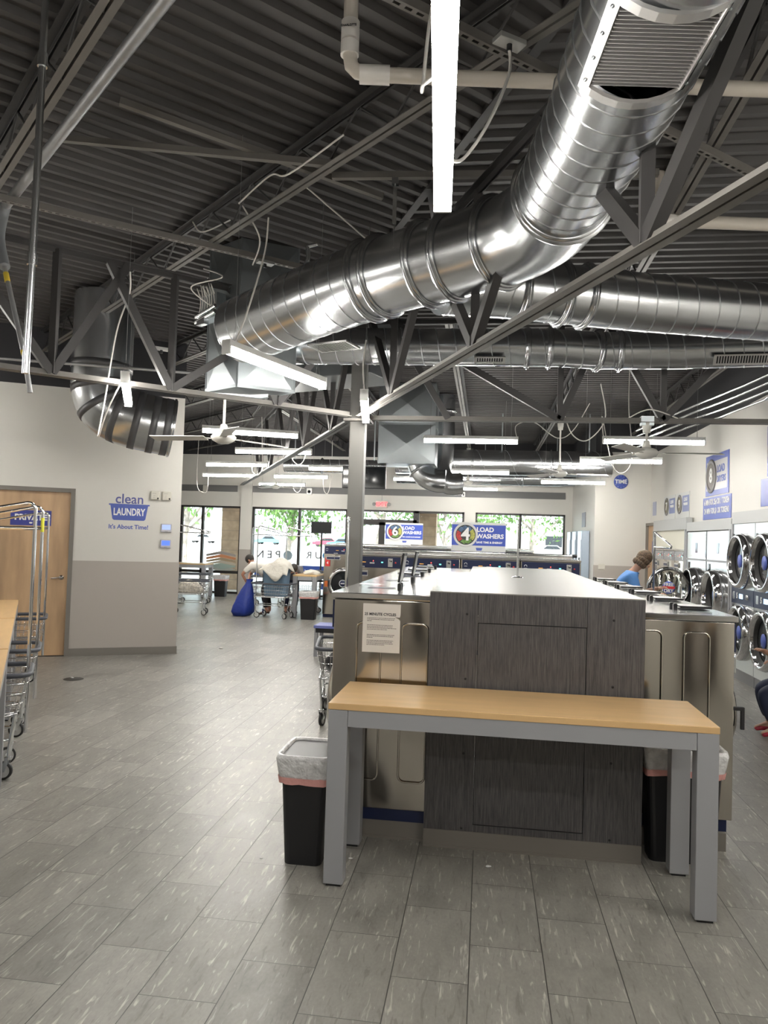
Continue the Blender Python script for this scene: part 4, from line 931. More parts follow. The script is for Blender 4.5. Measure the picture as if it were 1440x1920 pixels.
# ================================================================ CARTS
def cart(label, loc, rz, rack=True, L=.84, Wd=.50, zr=.70, zb=.44, group='wire laundry carts', Hh=1.88):
    t = thing('laundry_cart', label, 'cart', loc, rz, group)
    def rr(hx, hy, z, r=.09, n=5):
        P = []
        for qx, qy, a0 in ((1, 1, 0), (-1, 1, 90), (-1, -1, 180), (1, -1, 270)):
            P += [(qx * (hx - r) + r * cos(radians(a0 + 90 * i / n)), qy * (hy - r) + r * sin(radians(a0 + 90 * i / n)), z) for i in range(n + 1)]
        return P
    part('bumper_rim', MB().tube(rr(L / 2, Wd / 2, zr), .018, 8, closed=True), BUMP, t)
    mb = MB(); lv = [(zr - .06, .0), (zr - .13, .015), (zr - .2, .03), (zb, .045)]
    for z, g in lv: mb.tube(rr(L / 2 - .012 - g, Wd / 2 - .012 - g, z), .004, 5, closed=True)
    A = rr(L / 2 - .006, Wd / 2 - .006, zr - .01, n=5); B = rr(L / 2 - .057, Wd / 2 - .057, zb, n=5)
    def dens(P, k):
        out = []
        for i in range(len(P)):
            a = Vector(P[i]); b = Vector(P[(i + 1) % len(P)]); m_ = max(1, int((b - a).length / k)); out += [a.lerp(b, j / m_) for j in range(m_)]
        return out
    NA = 46
    def at(P, f):
        D_ = [Vector(p) for p in P]; ls = [(D_[(i + 1) % len(D_)] - D_[i]).length for i in range(len(D_))]; tot = sum(ls); s = f * tot
        for i, l in enumerate(ls):
            if s <= l: return D_[i].lerp(D_[(i + 1) % len(D_)], s / l if l else 0)
            s -= l
        return D_[0]
    for i in range(NA): mb.cyl(at(A, i / NA), at(B, i / NA), .0025, 4)
    for i in range(9):
        x = -L / 2 + .09 + (L - .18) * i / 8; mb.cyl((x, -Wd / 2 + .06, zb), (x, Wd / 2 - .06, zb), .0025, 4)
    for i in range(5):
        y = -Wd / 2 + .08 + (Wd - .16) * i / 4; mb.cyl((-L / 2 + .06, y, zb), (L / 2 - .06, y, zb), .0025, 4)
    part('wire_basket', mb, CHROME, t)
    fm = MB(); wx, wy = .31, .19
    fm.tube(rr(wx + .03, wy + .02, zb - .012, .05, 3), .011, 8, closed=True); fm.tube(rr(wx, wy, .26, .04, 3), .009, 8, closed=True)
    for sx in (-1, 1):
        for sy in (-1, 1): fm.tube([(sx * (wx + .03), sy * (wy + .02), zb), (sx * wx, sy * wy, .2), (sx * wx, sy * wy, .14)], .011, 8)
    part('frame', fm, BRIGHT, t)
    for sx in (-1, 1):
        for sy in (-1, 1):
            x, y = sx * wx, sy * wy; c_ = MB(); ya = random.uniform(-.6, .6); ex, ey = .03 * cos(ya), .03 * sin(ya)
            c_.cyl((x, y, .135), (x, y, .15), .025, 12); nx_, ny_ = -sin(ya), cos(ya)
            for s in (-1, 1): c_.bar((x, y, .135) if 0 else (x + s * nx_ * .018, y + s * ny_ * .018, .138), (x + ex + s * nx_ * .018, y + ey + s * ny_ * .018, .058), .004, .03)
            cs = part('caster', c_, BRIGHT, t); o = Vector((x + ex, y + ey, .06))
            part('tire', MB().lathe([(.046, -.013), (.06, -.011), (.06, .011), (.046, .013)], o, (nx_, ny_, 0), 22), RUBBER, cs)
            part('wheel', MB().lathe([(0, -.014), (.02, -.014), (.04, -.008), (.047, -.012), (.047, .012), (.04, .008), (.02, .014), (0, .014)], o, (nx_, ny_, 0), 18), WHEELM, cs)
    if rack:
        r_ = MB(); x0 = -L / 2 + .02
        r_.tube([(x0, 0, .26), (x0, 0, Hh - .06)] + [(x0 + .05 - .05 * cos(radians(a)), 0, Hh - .06 + .05 * sin(radians(a))) for a in (20, 45, 70, 90)] + [(x0 + .72, 0, Hh - .16), (x0 + .76, 0, Hh - .175), (x0 + .74, 0, Hh - .195), (x0, 0, Hh - .19)], .0125, 8)
        part('hanging_rack', r_, CHROME, t)
    return t
CR = radians(-149)
c1 = cart('nearest wire cart with tall hanging rack tucked under the left tables', (-3.50, 4.70, 0), CR); reg(c1)
dup(c1, (-4.05, 5.66, 0), CR, 'middle wire cart with tall hanging rack tucked under the left tables')
dup(c1, (-5.24, 7.66, 0), CR, 'farthest wire cart with hanging rack in front of the wood door')
dup(c1, (-6.05, 14.85, 0), radians(15), 'far wire cart holding pale clothes by the angled wall corner')
dup(c1, (-4.27, 14.95, 0), radians(-8), 'far wire cart carrying the big blue tote'); 
dup(c1, (-4.0, 16.35, 0), radians(20), 'far wire cart just behind the blue tote')
dup(c1, (-5.1, 17.3, 0), radians(5), 'far wire cart with its rack in front of the window left pane')
dup(c1, (-6.9, 17.2, 0), radians(10), 'far wire cart mostly hidden by the angled wall corner')
dup(c1, (-1.28, 6.95, 0), radians(100), 'wire cart pushed against the left island row beside the column')
dup(c1, (2.155, 9.5, 0), radians(-88), 'wire cart whose rack pole the woman in blue holds')
solo('yellow_band', MB().cyl((0, 0, 0), (0, 0, .12), .0145, 10), mat('yellow tape', (.6, .6, .05), .5), 'strip of yellow tape on a cart rack pole', 'tape', (-4.05 + .4 * .857, 5.66 + .4 * .515, 1.66))

def cloth_blob(label, name, cat, loc, rad, mt, seed=0, group=None, flat=.3):
    rn = random.Random(seed); mb = MB(); vs = []; fs = []; N, K = 18, 28
    ph = [rn.uniform(0, 6) for _ in range(6)]
    for i in range(N + 1):
        t_ = pi * i / N
        for k in range(K):
            a = 2 * pi * k / K; w_ = 1 + .13 * sin(3 * a + ph[0] + 2 * t_) + .08 * sin(5 * a + ph[1] - 3 * t_) + .06 * sin(9 * a + ph[2] + 5 * t_)
            vs.append((rad[0] * sin(t_) * cos(a) * w_, rad[1] * sin(t_) * sin(a) * w_, max(-rad[2] * flat, rad[2] * cos(t_) * (1 + .15 * sin(4 * a + ph[3]) + .1 * sin(7 * a + ph[4])))))
    fs = [(i * K + k, (i + 1) * K + k, (i + 1) * K + (k + 1) % K, i * K + (k + 1) % K) for i in range(N) for k in range(K)]
    mb.add(vs, fs, None, True); return solo(name, mb, mt, label, cat, loc, 0, group)
CL = mat('off white cloth', (.62, .59, .53), .8, bump=(9, .8, .04))
cloth_blob('pile of pale patterned clothes in the far left cart', 'clothes_pile', 'clothes', (-6.05, 14.85, .51), (.3, .17, .17), mat('pale print cloth', (.5, .46, .40), .8, var=(25, .4)), 3, flat=.35)
tt = thing('laundry_tote', 'big slate blue laundry tote standing in the far cart', 'tote', (-4.22, 14.95, .446), radians(-8))
part('tote_body', MB().rbox(-.265, .265, -.17, .17, 0, .58, .06, 4, taper=.04), mat('slate blue plastic', (.12, .19, .27), .5), t := tt)
mb = MB(); mb.box(-.285, .285, -.19, .19, .565, .585); part('tote_rim', mb, mat('slate blue plastic', (.1, .16, .23), .5), tt, bevel=.01)
sh_ = MB(); N = 20; vs = []
for i in range(N + 1):
    for j in range(N + 1):
        x = -.34 + .68 * i / N; y = -.26 + .52 * j / N; ex = max(0, abs(x) - .24, 0); ey = max(0, abs(y) - .17)
        z = .13 * math.exp(-(x * x) / .05 - (y * y) / .03) + .035 * sin(9 * x + 4 * y) + .02 * sin(17 * x - 12 * y) - 1.1 * ex - (1.9 * ey * (1 + .8 * sin(7 * x + 1)) if y < 0 else 1.2 * ey)
        vs.append((x * .92, y * .95, .045 + z))
sh_.add(vs, [(i * (N + 1) + j, (i + 1) * (N + 1) + j, (i + 1) * (N + 1) + j + 1, i * (N + 1) + j + 1) for i in range(N) for j in range(N)], None, True)
o = solo('bed_sheet', sh_, CL, 'rumpled off white sheet heaped over the blue tote', 'sheet', (-4.2, 14.93, 1.04), radians(-8)); so_ = o.modifiers.new('s', 'SOLIDIFY'); so_.thickness = .012
cloth_blob('folded pale cloth on the short far folding table', 'folded_cloth', 'cloth', (-3.62, 15.45, .905), (.17, .2, .07), CL, 5, flat=.28)
cloth_blob('dark cloth beside the pale one on the far table', 'folded_cloth', 'cloth', (-3.62, 16.1, .90), (.14, .2, .05), BUMP, 6, flat=.3)
cloth_blob('crumpled dark bag in the cart against the left island row', 'dark_bag', 'bag', (-1.25, 6.9, .50), (.17, .25, .17), BLACK, 8, flat=.3)
# blue laundry bag
prof = [(0, 0), (.17, .01), (.23, .09), (.22, .22), (.17, .40), (.12, .55), (.075, .66), (.06, .72), (.075, .76)]
lb = MB(); vs = []; K = 26
for (r, z) in prof:
    for k in range(K):
        a = 2 * pi * k / K; f = 1 + .08 * sin(5 * a + z * 6) + .05 * sin(9 * a - z * 9); vs.append((r * cos(a) * f + z * .22, r * sin(a) * f * .8, z))
lb.add(vs, [(i * K + k, i * K + (k + 1) % K, (i + 1) * K + (k + 1) % K, (i + 1) * K + k) for i in range(len(prof) - 1) for k in range(K)], None, True)
solo('laundry_bag', lb, mat('royal blue nylon', (.012, .035, .26), .35, bump=(14, .6, .02)), 'royal blue laundry bag on the floor held by the bending person', 'bag', (-4.96, 14.98, 0))
bc = thing('bench', 'low bench with a violet blue cloth behind the left island row', 'bench', (-2.36, 10.35, 0))
part('bench_top', MB().box(0, .95, 0, .42, .40, .44), mat('violet blue top', (.16, .19, .50), .5), bc, bevel=.004)
for x in (.01, .88):
    for y in (.01, .35): part('leg', MB().box(x, x + .05, y, y + .05, 0, .40), GREYP, bc)
part('rail', MB().box(.03, .92, .0, .03, .34, .40), BLACK, bc)

# ================================================================ FAR WASHER ROWS
DEX = 'washer facing the camera beyond the island'
w2 = washer('washing_machine', 'left navy-panelled ' + DEX + ', right of the column', .826, .95, 1.475, .25, .80, z0=.10, side=False, group='navy-panelled washers of the middle row'); reg(w2)
X0 = -1.99
w2.location = (X0 + .83, 10.6, 0)
w2['label'] = 'navy-panelled washer facing the camera between the open island lids'
dup(w2, (X0, 10.6, 0), 0, 'navy-panelled washer just right of the column')
dup(w2, (X0 + 1.66, 10.6, 0), 0, 'navy-panelled washer seen over the white counter, behind the post')
dup(w2, (X0 + 2.49, 10.6, 0), 0, 'rightmost navy-panelled washer of the middle row')
solo('machine_curb', MB().box(X0, X0 + 3.32, 10.65, 12.5, 0, .10), BASEB, 'taupe curb under the middle row of washers', 'curb')
br_ = MB(); br_.box(X0 - .02, X0 + 3.3, 11.55, 12.4, .1, 1.50); br_.cyl((X0 - .02, 11.56, 1.515), (X0 + 3.3, 11.56, 1.515), .022, 10)
solo('service_cover', br_, STAINT, 'long stainless cover behind the middle row of washers with a round rail', 'cover')
solo('rail_cap', MB().cyl((0, 0, 0), (.07, 0, 0), .026, 10), BLACK, 'black end cap on the right end of the stainless rail', 'cap', (X0 + 3.3, 11.56, 1.515))
w3 = washer('washing_machine', 'big porthole washer just left of the column', .866, 1.0, 1.535, .30, .72, z0=0, side=False, group='big porthole washers of the far row', big=True); reg(w3)
w3.location = (-3.36, 15.45, 0)
for i, lab in enumerate(('second big porthole washer of the far row, behind the column', 'third big porthole washer of the far row', 'fourth big porthole washer of the far row', 'rightmost big porthole washer of the far row')): dup(w3, (-3.36 + .87 * (i + 1), 15.45, 0), 0, lab)
solo('service_cover', MB().box(-3.3, .98, 16.4, 17.3, .0, 1.56), STAINT, 'long stainless cover behind the far row of big washers', 'cover')
solo('load_sticker', MB().box(-.05, .05, -.002, 0, -.09, .09), RED, 'small red and blue load sticker on the big porthole washer, upper', 'sticker', (-3.27, 15.44, 1.16))
solo('load_sticker', MB().box(-.05, .05, -.002, 0, -.06, .06), mat('orange', (.65, .16, .03), .5), 'small orange sticker on the big porthole washer, lower', 'sticker', (-3.27, 15.44, .70))
lettering('4', .08, WHITE, bpy.data.objects['load_sticker'], (0, -.004, -.02), bold=.002)

# ================================================================ SIGNS
def load_sign(label, loc, rz, w, h, num, lines, stand=True, group=None, face=BLUE, ringc=True, ns=1.0):
    t = thing('load_sign', label, 'sign', loc, rz, group)
    part('board', MB().box(-w / 2, w / 2, 0, .006, 0, h), mat('white board', (.6, .61, .6), .4), t)
    part('blue_field', MB().box(-w / 2 + .004, w / 2 - .004, -.002, 0, h * .24, h * .92), face, t)
    r = h * .40; cx, cz = -w / 2 + w * .26, h * .585
    part('ring', MB().lathe([(r, .002), (r, .008), (r * .82, .008), (r * .82, .002)], (cx, 0, cz), (0, -1, 0), 40), mat('silver print', (.62, .62, .62), .4), t)
    part('porthole', MB().lathe([(0, .004), (r * .82, .004)], (cx, 0, cz), (0, -1, 0), 40), mat('dark print', (.035, .04, .04), .5), t)
    if ringc:
        for col, a0, a1 in (((.42, .04, .04), 150, 235), ((.13, .25, .06), 235, 320), ((.36, .36, .08), -40, 40), ((.06, .12, .22), 40, 150)):
            P = [(cx + r * .42 * cos(radians(a_)), cz + r * .42 * sin(radians(a_))) for a_ in range(a1, a0 - 1, -8)] + [(cx + r * .76 * cos(radians(a_)) , cz + r * (.72 + .06 * sin(a_)) * sin(radians(a_))) for a_ in range(a0, a1 + 1, 8)]
            part('printed_clothes', MB().plate(P, -.006, -.0045), mat('print %.2f %.2f' % (col[0], col[1]), col, .5, var=(60, .5)), t)
    lettering(num, r * 1.45 * ns, WHITE, t, (cx, -.009, cz - .0), bold=.006, name='number')
    y = h * .76
    for s, sz in lines:
        lettering(s, sz, WHITE, t, (-w / 2 + w * .46, -.004, y), align='LEFT', bold=sz * .035); y -= sz * 1.02
    part('logo_tab', MB().plate([(cx + r * .85, h * .17), (cx + r * .92, h * .08), (cx + r * 1.32, h * .08), (cx + r * 1.4, h * .17)], -.003, -.001), BLUEL, t)
    if stand: part('stand_foot', MB().box(-w * .22, w * .18, -.04, .05, -.012, .02), WHITE, t)
    return t
load_sign('larger blue sign with a big 4 and LOAD WASHERS over the middle washer row', (-.10, 11.72, 1.512), 0, .84, .475, '4', [('LOAD', .098), ('WASHERS', .094), ('SAVE TIME & ENERGY', .042)])
load_sign('smaller blue sign with a big 6 and LOAD WASHERS over the far washer row', (-1.79, 16.55, 1.573), 0, .84, .475, '6', [('LOAD', .098), ('WASHERS', .094), ('BIG LOADS SAVE MONEY', .036)])
# wall signs on the right wall (face -X)
def wall_sign(label, y, z0, w, h, parts_, name='wall_sign', fm=BLUE):
    t = thing(name, label, 'sign', (3.412, y, z0), -pi / 2)
    part('board', MB().box(-w / 2, w / 2, 0, .008, 0, h), fm, t)
    for p in parts_: p(t)
    return t
def big_dry(num):
    def f(t):
        part('print_field', MB().box(-.5, .5, -.002, 0, .08, .52), mat('print silver', (.52, .52, .54), .4), t)
        part('ring', MB().lathe([(.26, .002), (.26, .012), (.2, .012), (.2, .002)], (-.27, 0, .30), (0, -1, 0), 32), mat('ring grey', (.20, .19, .19), .4), t)
        part('porthole', MB().lathe([(0, .004), (.2, .004)], (-.27, 0, .30), (0, -1, 0), 32), mat('dark print 2', (.12, .10, .09), .5), t)
        lettering(num, .30, WHITE, t, (-.27, -.008, .30), bold=.01, name='number')
        lettering('LOAD', .15, BLUEL, t, (.02, -.004, .38), align='LEFT', bold=.004, sx=.9); lettering('DRYERS', .13, BLUEL, t, (.02, -.004, .23), align='LEFT', bold=.004, sx=.9)
    return f
wall_sign('blue and silver wall sign with an 8 and LOAD DRYERS', 11.72, 2.50, 1.12, .62, [big_dry('8')])
def twol(a, b, sz, c_='TO THE DISCOVERY'):
    def f(t):
        lettering(a, sz, WHITE, t, (0, -.003, .26), bold=sz * .03, sx=.82); lettering(b, sz, WHITE, t, (0, -.003, .26 - sz * 1.15), bold=sz * .03, sx=.82)
    return f
wall_sign('blue wall sign with token prices below the 8 load sign', 11.72, 2.14, 1.36, .34, [twol('6 MIN FOR 25\u00a2 OR 1 TOKEN', '24 MIN FOR $1 OR TOKENS', .118)])
wall_sign('blue and silver wall sign with a 5 at the right edge', 9.14, 2.60, 1.12, .62, [big_dry('5')])
wall_sign('blue wall sign with minute prices at the right edge', 9.15, 2.24, 1.5, .34, [twol('7 MIN FOR 25\u00a2', '28 MIN FOR $1', .15)])
for num, y, lab in (('7', 14.6, 'small wall sign with a 7 above the recessed washers'), ('9', 13.65, 'small wall sign with a 9 right beside the 7 sign')):
    t = wall_sign(lab, y, 2.20, .86, .46, [], fm=mat('white board', (.6, .61, .6), .4))
    part('blue_field', MB().box(.0, .42, -.002, 0, .12, .40), mat('sign blue light', (.16, .2, .42), .4), t)
    part('ring', MB().lathe([(.17, .002), (.17, .01), (.13, .01), (.13, .002)], (-.2, 0, .26), (0, -1, 0), 28), mat('ring grey', (.2, .19, .19), .4), t)
    part('porthole', MB().lathe([(0, .004), (.13, .004)], (-.2, 0, .26), (0, -1, 0), 28), mat('olive print', (.16, .14, .08), .5), t)
    lettering(num, .2, WHITE, t, (-.2, -.008, .26), bold=.006, name='number'); lettering('LOAD', .085, WHITE, t, (.21, -.004, .33), bold=.003); lettering('WASHERS', .06, WHITE, t, (.21, -.004, .25), bold=.003)
wall_sign('small pale blue notice on the wall above the back right door', 15.85, 2.33, .3, .28, [], fm=mat('pale blue notice', (.36, .38, .5), .5))
# round TIME sign
t = thing('round_sign', 'round blue sign reading TIME on the back right wall', 'sign', (2.80, 16.19, 3.035))
part('disc', MB().lathe([(0, .01), (.145, .008), (.147, 0)], (0, 0, 0), (0, -1, 0), 40), BLUEL, t)
lettering('TIME', .115, WHITE, t, (0, -.012, 0), bold=.003)
mb = MB()
for i in range(12):
    if i in (0, 6): continue
    a = radians(30 * i); mb.lathe([(0, .012), (.006, .0115), (.006, .008)], (.12 * cos(a), 0, .12 * sin(a)), (0, -1, 0), 6)
part('clock_dots', mb, WHITE, t)
# ---- angled wall graphics (wall frame: x along wall, -y towards the room)
def wallthing(name, label, cat, u, z, out=.009):
    x, y = aw(u, out - .009); return thing(name, label, cat, (x, y, z), ANG)
t = wallthing('wall_logo', 'blue wall lettering: clean LAUNDRY in a basket, It\'s About Time!', 'sign', -.685, 1.72)
lettering('clean', .185, mat('logo outline blue', (.09, .10, .30), .4), t, (.0, -.001, .40), bold=.0022, sx=.98, name='clean_lettering')
mb = MB(); mb.plate([(-.265, .335), (-.265, .315), (-.245, .315), (-.215, .13), (-.195, .112), (.195, .112), (.215, .13), (.245, .315), (.265, .315), (.265, .335)], -.002, -.0005)
part('basket', mb, BLUEL, t)
lettering('LAUNDRY', .135, WHITE, t, (0, -.003, .222), bold=.004, sx=.66, name='laundry_lettering')
lettering("It's About Time!", .082, BLUEL, t, (0, -.001, .02), bold=.002, sx=.96, name='slogan')
t = wallthing('door_sign', 'blue PRIVATE sign on the wood door', 'sign', -1.905, 1.72, -.022)
part('plate', MB().box(-.245, .245, -.004, 0, 0, .2), mat('sign navy blue', (.035, .045, .27), .4), t)
lettering('PRIVATE', .105, WHITE, t, (0, -.006, .105), bold=.004, sx=1.0); part('logo_tab', MB().plate([(-.02, .045), (-.015, .025), (.015, .025), (.02, .045)], -.006, -.004), WHITE, t)
for u, lab in ((-.352, 'left cream alarm box high on the angled wall'), (-.197, 'right cream alarm box beside the corner of the angled wall')):
    t = wallthing('alarm_box', lab, 'alarm', u, 2.19); part('case', MB().box(-.062, .062, -.045, -.001, -.062, .062), CREAM, t, bevel=.012)
    part('lens', MB().lathe([(0, .006), (.01, .005), (.012, 0)], (.035, -.045, -.04), (0, -1, 0), 12), BLACK, t); part('grille_lines', MB().box(-.04, .01, -.047, -.045, .025, .032).box(-.03, .0, -.047, -.045, -.005, .0).box(-.035, -.005, -.047, -.045, -.03, -.026), mat('warm grey', (.4, .38, .34), .5), t)
for z, lab, col in ((1.742, 'upper grey thermostat with pale blue screen', (.25, .33, .75)), (1.522, 'lower grey thermostat with deep blue screen', (.08, .16, .80))):
    t = wallthing('thermostat', lab, 'thermostat', -.188, z); part('case', MB().box(-.072, .072, -.03, -.001, -.058, .062), mat('thermostat grey', (.48, .48, .52), .4), t, bevel=.008)
    part('screen', MB().box(-.055, .055, -.032, -.029, -.02, .045), mat('screen %.2f' % col[0], col, .3, emit=.7), t)
    part('buttons', MB().box(-.02, .02, -.034, -.03, -.05, -.04), GREYP, t)
# floor drain and litter
solo('floor_drain', MB().lathe([(0, .004), (.10, .004), (.11, 0)], (0, 0, 0), seg=28), mat('dark drain', (.05, .048, .045), .5), 'round dark drain cover in the floor before the angled wall', 'drain', (-4.56, 7.95, 0))
for x, y, s, lab in ((.06, 4.0, .014, 'white crumb of litter in front of the island panel'), (-.66, 3.95, .011, 'white crumb behind the left legs of the near table'), (-1.12, 3.86, .008, 'tiny white crumb left of the near bin'), (-4.6, 7.98, .018, 'white crumb lying on the drain cover'), (-4.2, 8.0, .012, 'tiny white crumb right of the drain'), (-3.8, 10.6, .03, 'white scrap on the aisle past the corner of the wall')):
    b_ = MB(); b_.blob((0, 0, s * .4), (s, s * .7, s * .4), 8).blob((s * .8, s * .3, s * .3), (s * .5, s * .6, s * .3), 8); solo('litter_scrap', b_, WHITE, lab, 'litter', (x, y, .001))
# light switch plates on back right wall
solo('switch_plate', MB().box(-.07, .07, -.012, 0, -.06, .06), CREAM, 'cream double switch plate on the back right wall', 'switch', (2.44, 16.19, 1.24), bevel=.004)

# ================================================================ BACK WALL FITTINGS
t = thing('exit_sign', 'lit red EXIT sign with two emergency lamps above the entrance', 'sign', (-2.83, YB - .03, 2.62))
part('case', MB().box(-.16, .16, -.03, .03, -.1, .1), mat('exit case', (.75, .65, .6), .4), t, bevel=.01)
lettering('EXIT', .15, mat('exit red', (1, .04, .05), .4, emit=2.2), t, (0, -.034, 0), bold=.005)
for s in (-1, 1): part('emergency_lamp', MB().lathe([(0, .05), (.05, .045), (.045, 0), (.02, -.02)], (s * .21, 0, 0), (0, -1, 0), 16), mat('lamp grey', (.4, .4, .4), .4), t)
part('conduit', MB().cyl((0, 0, .1), (0, 0, .25), .005, 6), GREYP, t)
t = thing('security_camera', 'white dome camera on the grey band above the left window', 'camera', (-4.87, YB - .02, 2.93))
part('camera_base', MB().box(-.08, .08, -.06, 0, -.09, .09), WHITE, t, bevel=.02); part('dome', MB().lathe([(0, .05), (.035, .035), (.045, 0)], (0, -.06, -.01), (0, -1, -.3), 16), BLACKG, t)
t = thing('motion_sensor', 'small white sensor on the grey band at the centre', 'sensor', (-.61, YB - .02, 2.94))
part('sensor_case', MB().box(-.05, .05, -.04, 0, -.07, .07), WHITE, t, bevel=.02); part('sensor_eye', MB().box(-.015, .015, -.045, -.04, -.03, .03), BLACK, t)
solo('band_box', MB().box(-.06, .06, -.04, 0, -.09, .09), CREAM, 'cream box on the grey band above the leftmost window', 'box', (-7.9, YB - .02, 2.95), bevel=.01)
def screen(label, loc, w, h, rz=0, drop=None):
    t = thing('television', label, 'television', loc, rz); part('screen_case', MB().box(-w / 2, w / 2, 0, .06, -h / 2, h / 2), BLACK, t, bevel=.008)
    part('screen', MB().box(-w / 2 + .02, w / 2 - .02, -.002, 0, -h / 2 + .02, h / 2 - .02), BLACKG, t)
    if drop: part('mount', MB().cyl((0, .05, h / 2), (0, .05, drop), .02, 10), BLACK, t)
    return t
screen('large black television hanging behind the column', (-2.15, 13.0, 2.76), .78, .40, 0, 1.2)
screen('small black screen in front of the second window', (-4.40, 19.8, 1.93), .56, .32, 0)
bpy.data.objects['television.001'] if 'television.001' in bpy.data.objects else None
solo('screen_stand', MB().cyl((0, 0, 0), (0, 0, 1.78), .025, 10).lathe([(0, .02), (.2, .018), (.22, 0)], (0, 0, 0), seg=20), FR, 'dark stand carrying the small black screen', 'stand', (-4.40, 19.9, 0))
# change machines on the side of the office block
for i, (y, lab) in enumerate(((19.4, 'pale blue change machine farthest in the back right passage'), (18.3, 'pale blue change machine in the back right passage'), (17.2, 'pale blue change machine nearest the round sign wall'))):
    t = thing('change_machine', lab, 'machine', (2.10, y, 0), -pi / 2)
    part('cabinet', MB().box(-.35, .35, 0, .17, 0, 2.0), mat('pale blue metal', (.42, .50, .60), .3, .3), t, bevel=.01)
    part('front_plate', MB().box(-.28, .28, -.01, 0, .9, 1.8), mat('light panel', (.62, .66, .72), .3), t); part('slot', MB().box(-.15, -.08, -.03, -.01, 1.1, 1.2).box(.05, .15, -.03, -.01, 1.3, 1.4), BLACK, t)
solo('information_poster', MB().box(-.3, .3, 0, .008, 0, .34), mat('grey blue poster', (.27, .28, .35), .5), 'grey blue poster above the change machines', 'poster', (2.265, 17.9, 2.1), -pi / 2)
door2 = door('door_3', .7, 2.12, DOORW, BASEB); door2.location = (3.34, 16.15, 0); door2.rotation_euler = (0, 0, -pi / 2)
solo('restroom_sign', MB().box(-.09, .09, -.004, 0, 0, .25), mat('sign navy blue', (.035, .045, .27), .4), 'small navy sign on the back right wood door', 'sign', (3.37, 15.7, 1.55), -pi / 2)

# ================================================================ RIGHT WALL MACHINES
HDR = mat('header panel grey', (.44, .45, .45), .45)
def fascia(label, y0, y1, z0, z1, wl_=True, recess=None):
    t = thing('wall_fascia', label, 'fascia', (3.3, y1, 0), -pi / 2); L = y1 - y0
    part('header_panel', MB().box(0, L, 0, .1, z0, z1), HDR, t)
    part('upright', MB().box(-.0, .05, -.012, .1, 0, z0), GREYP, t); part('upright', MB().box(L - .06, L, -.012, .1, 0, z0), GREYP, t)
    if recess: part('recess_back', MB().box(.05, L - .06, .04, .1, recess, z0), mat('cream recess wall', (.72, .70, .60), .5), t)  # cream is the recess wall's own colour
    return t
fascia('pale grey header over the recessed washers on the right wall', 12.95, 15.38, 2.0, 2.2, recess=1.66)
fascia('pale grey header over the middle bright dryers', 10.66, 12.92, 1.965, 2.11)
fascia('pale grey header over the nearest stacked dryers', 5.2, 10.62, 2.035, 2.19)
DRG = mat('porthole dark', (.03, .032, .034), .12)
def deep_door(t, c, r, name='dryer_door', sticker=False, prot=.10, mt=CHROME):
    d_ = part(name, MB().lathe([(r + .02, 0), (r + .025, .03), (r, prot), (r - .025, prot + .006), (r - .045, prot - .02), (r - .05, .01), (r * .6, -.0)], c, (0, -1, 0), 36), mt, t)
    part('door_glass', MB().lathe([(0, .02), (r * .5, .03), (r * .78, .012)], c, (0, -1, 0), 30), DRG, d_)
    part('gasket', MB().lathe([(r * .86, prot * .55), (r * .80, prot * .6), (r * .74, .02)], c, (0, -1, 0), 30), RUBBER, d_)
    part('door_handle', MB().box(c[0] - r - .05, c[0] - r - .01, -prot * .8, -.0, c[2] - .08, c[2] + .08), mt, d_, bevel=.005)
    if sticker:
        part('sticker', MB().lathe([(0, .042), (.085, .041), (.085, .038)], c, (0, -1, 0), 24), BLUEL, d_)
    return d_
def stack_dryer(label, W_=.85, H=2.03, zs=(1.545, .63), r=.335, group='stacked dryers on the right wall'):
    t = thing('stacked_dryer', label, 'dryer', (0, 0, 0), 0, group)
    part('body', MB().box(.003, W_ - .003, 0, .1, .14, H), BRIGHT, t, bevel=.004)
    part('base_strip', MB().box(.003, W_ - .003, .01, .1, 0, .14), GREYS, t)
    for z in zs: deep_door(t, (W_ / 2, 0, z), r, sticker=True)
    cp = part('control_strip', MB().box(.003, W_ - .003, -.01, 0, .99, 1.19), NAVY, t)
    part('display', MB().box(W_ * .4, W_ * .55, -.013, -.01, 1.06, 1.12), mat('pale led', (.5, .7, 1), .4, emit=1.2), cp)
    part('selector', MB().lathe([(0, .02), (.03, .018), (.035, 0)], (W_ * .75, -.01, 1.09), (0, -1, 0), 14).box(W_ * .1, W_ * .2, -.013, -.01, 1.04, 1.14), BRIGHT, cp)
    lettering('5', .1, WHITE, t, (W_ * .3, -.012, 1.09), bold=.003)
    part('black_vent', MB().box(.04, .09, -.004, 0, .84, .96).box(.04, .09, -.004, 0, 1.78, 1.9), BLACK, t)
    return t
s1 = stack_dryer('stacked dryer pair farthest left of the nearest group'); reg(s1)
for i, lab in enumerate(('farthest visible stacked dryer pair of the nearest group, blue strip between doors', 'second stacked dryer pair of the nearest group, cut by the right edge', 'third stacked dryer pair beyond the right edge', 'fourth stacked dryer pair beyond the right edge behind the seated person', 'fifth stacked dryer pair outside the right edge')):
    y = 10.6 - i * .86
    if i == 0: s1.location = (3.3, y, 0); s1.rotation_euler = (0, 0, -pi / 2); s1['label'] = lab
    else: dup(s1, (3.3, y, 0), -pi / 2, lab)
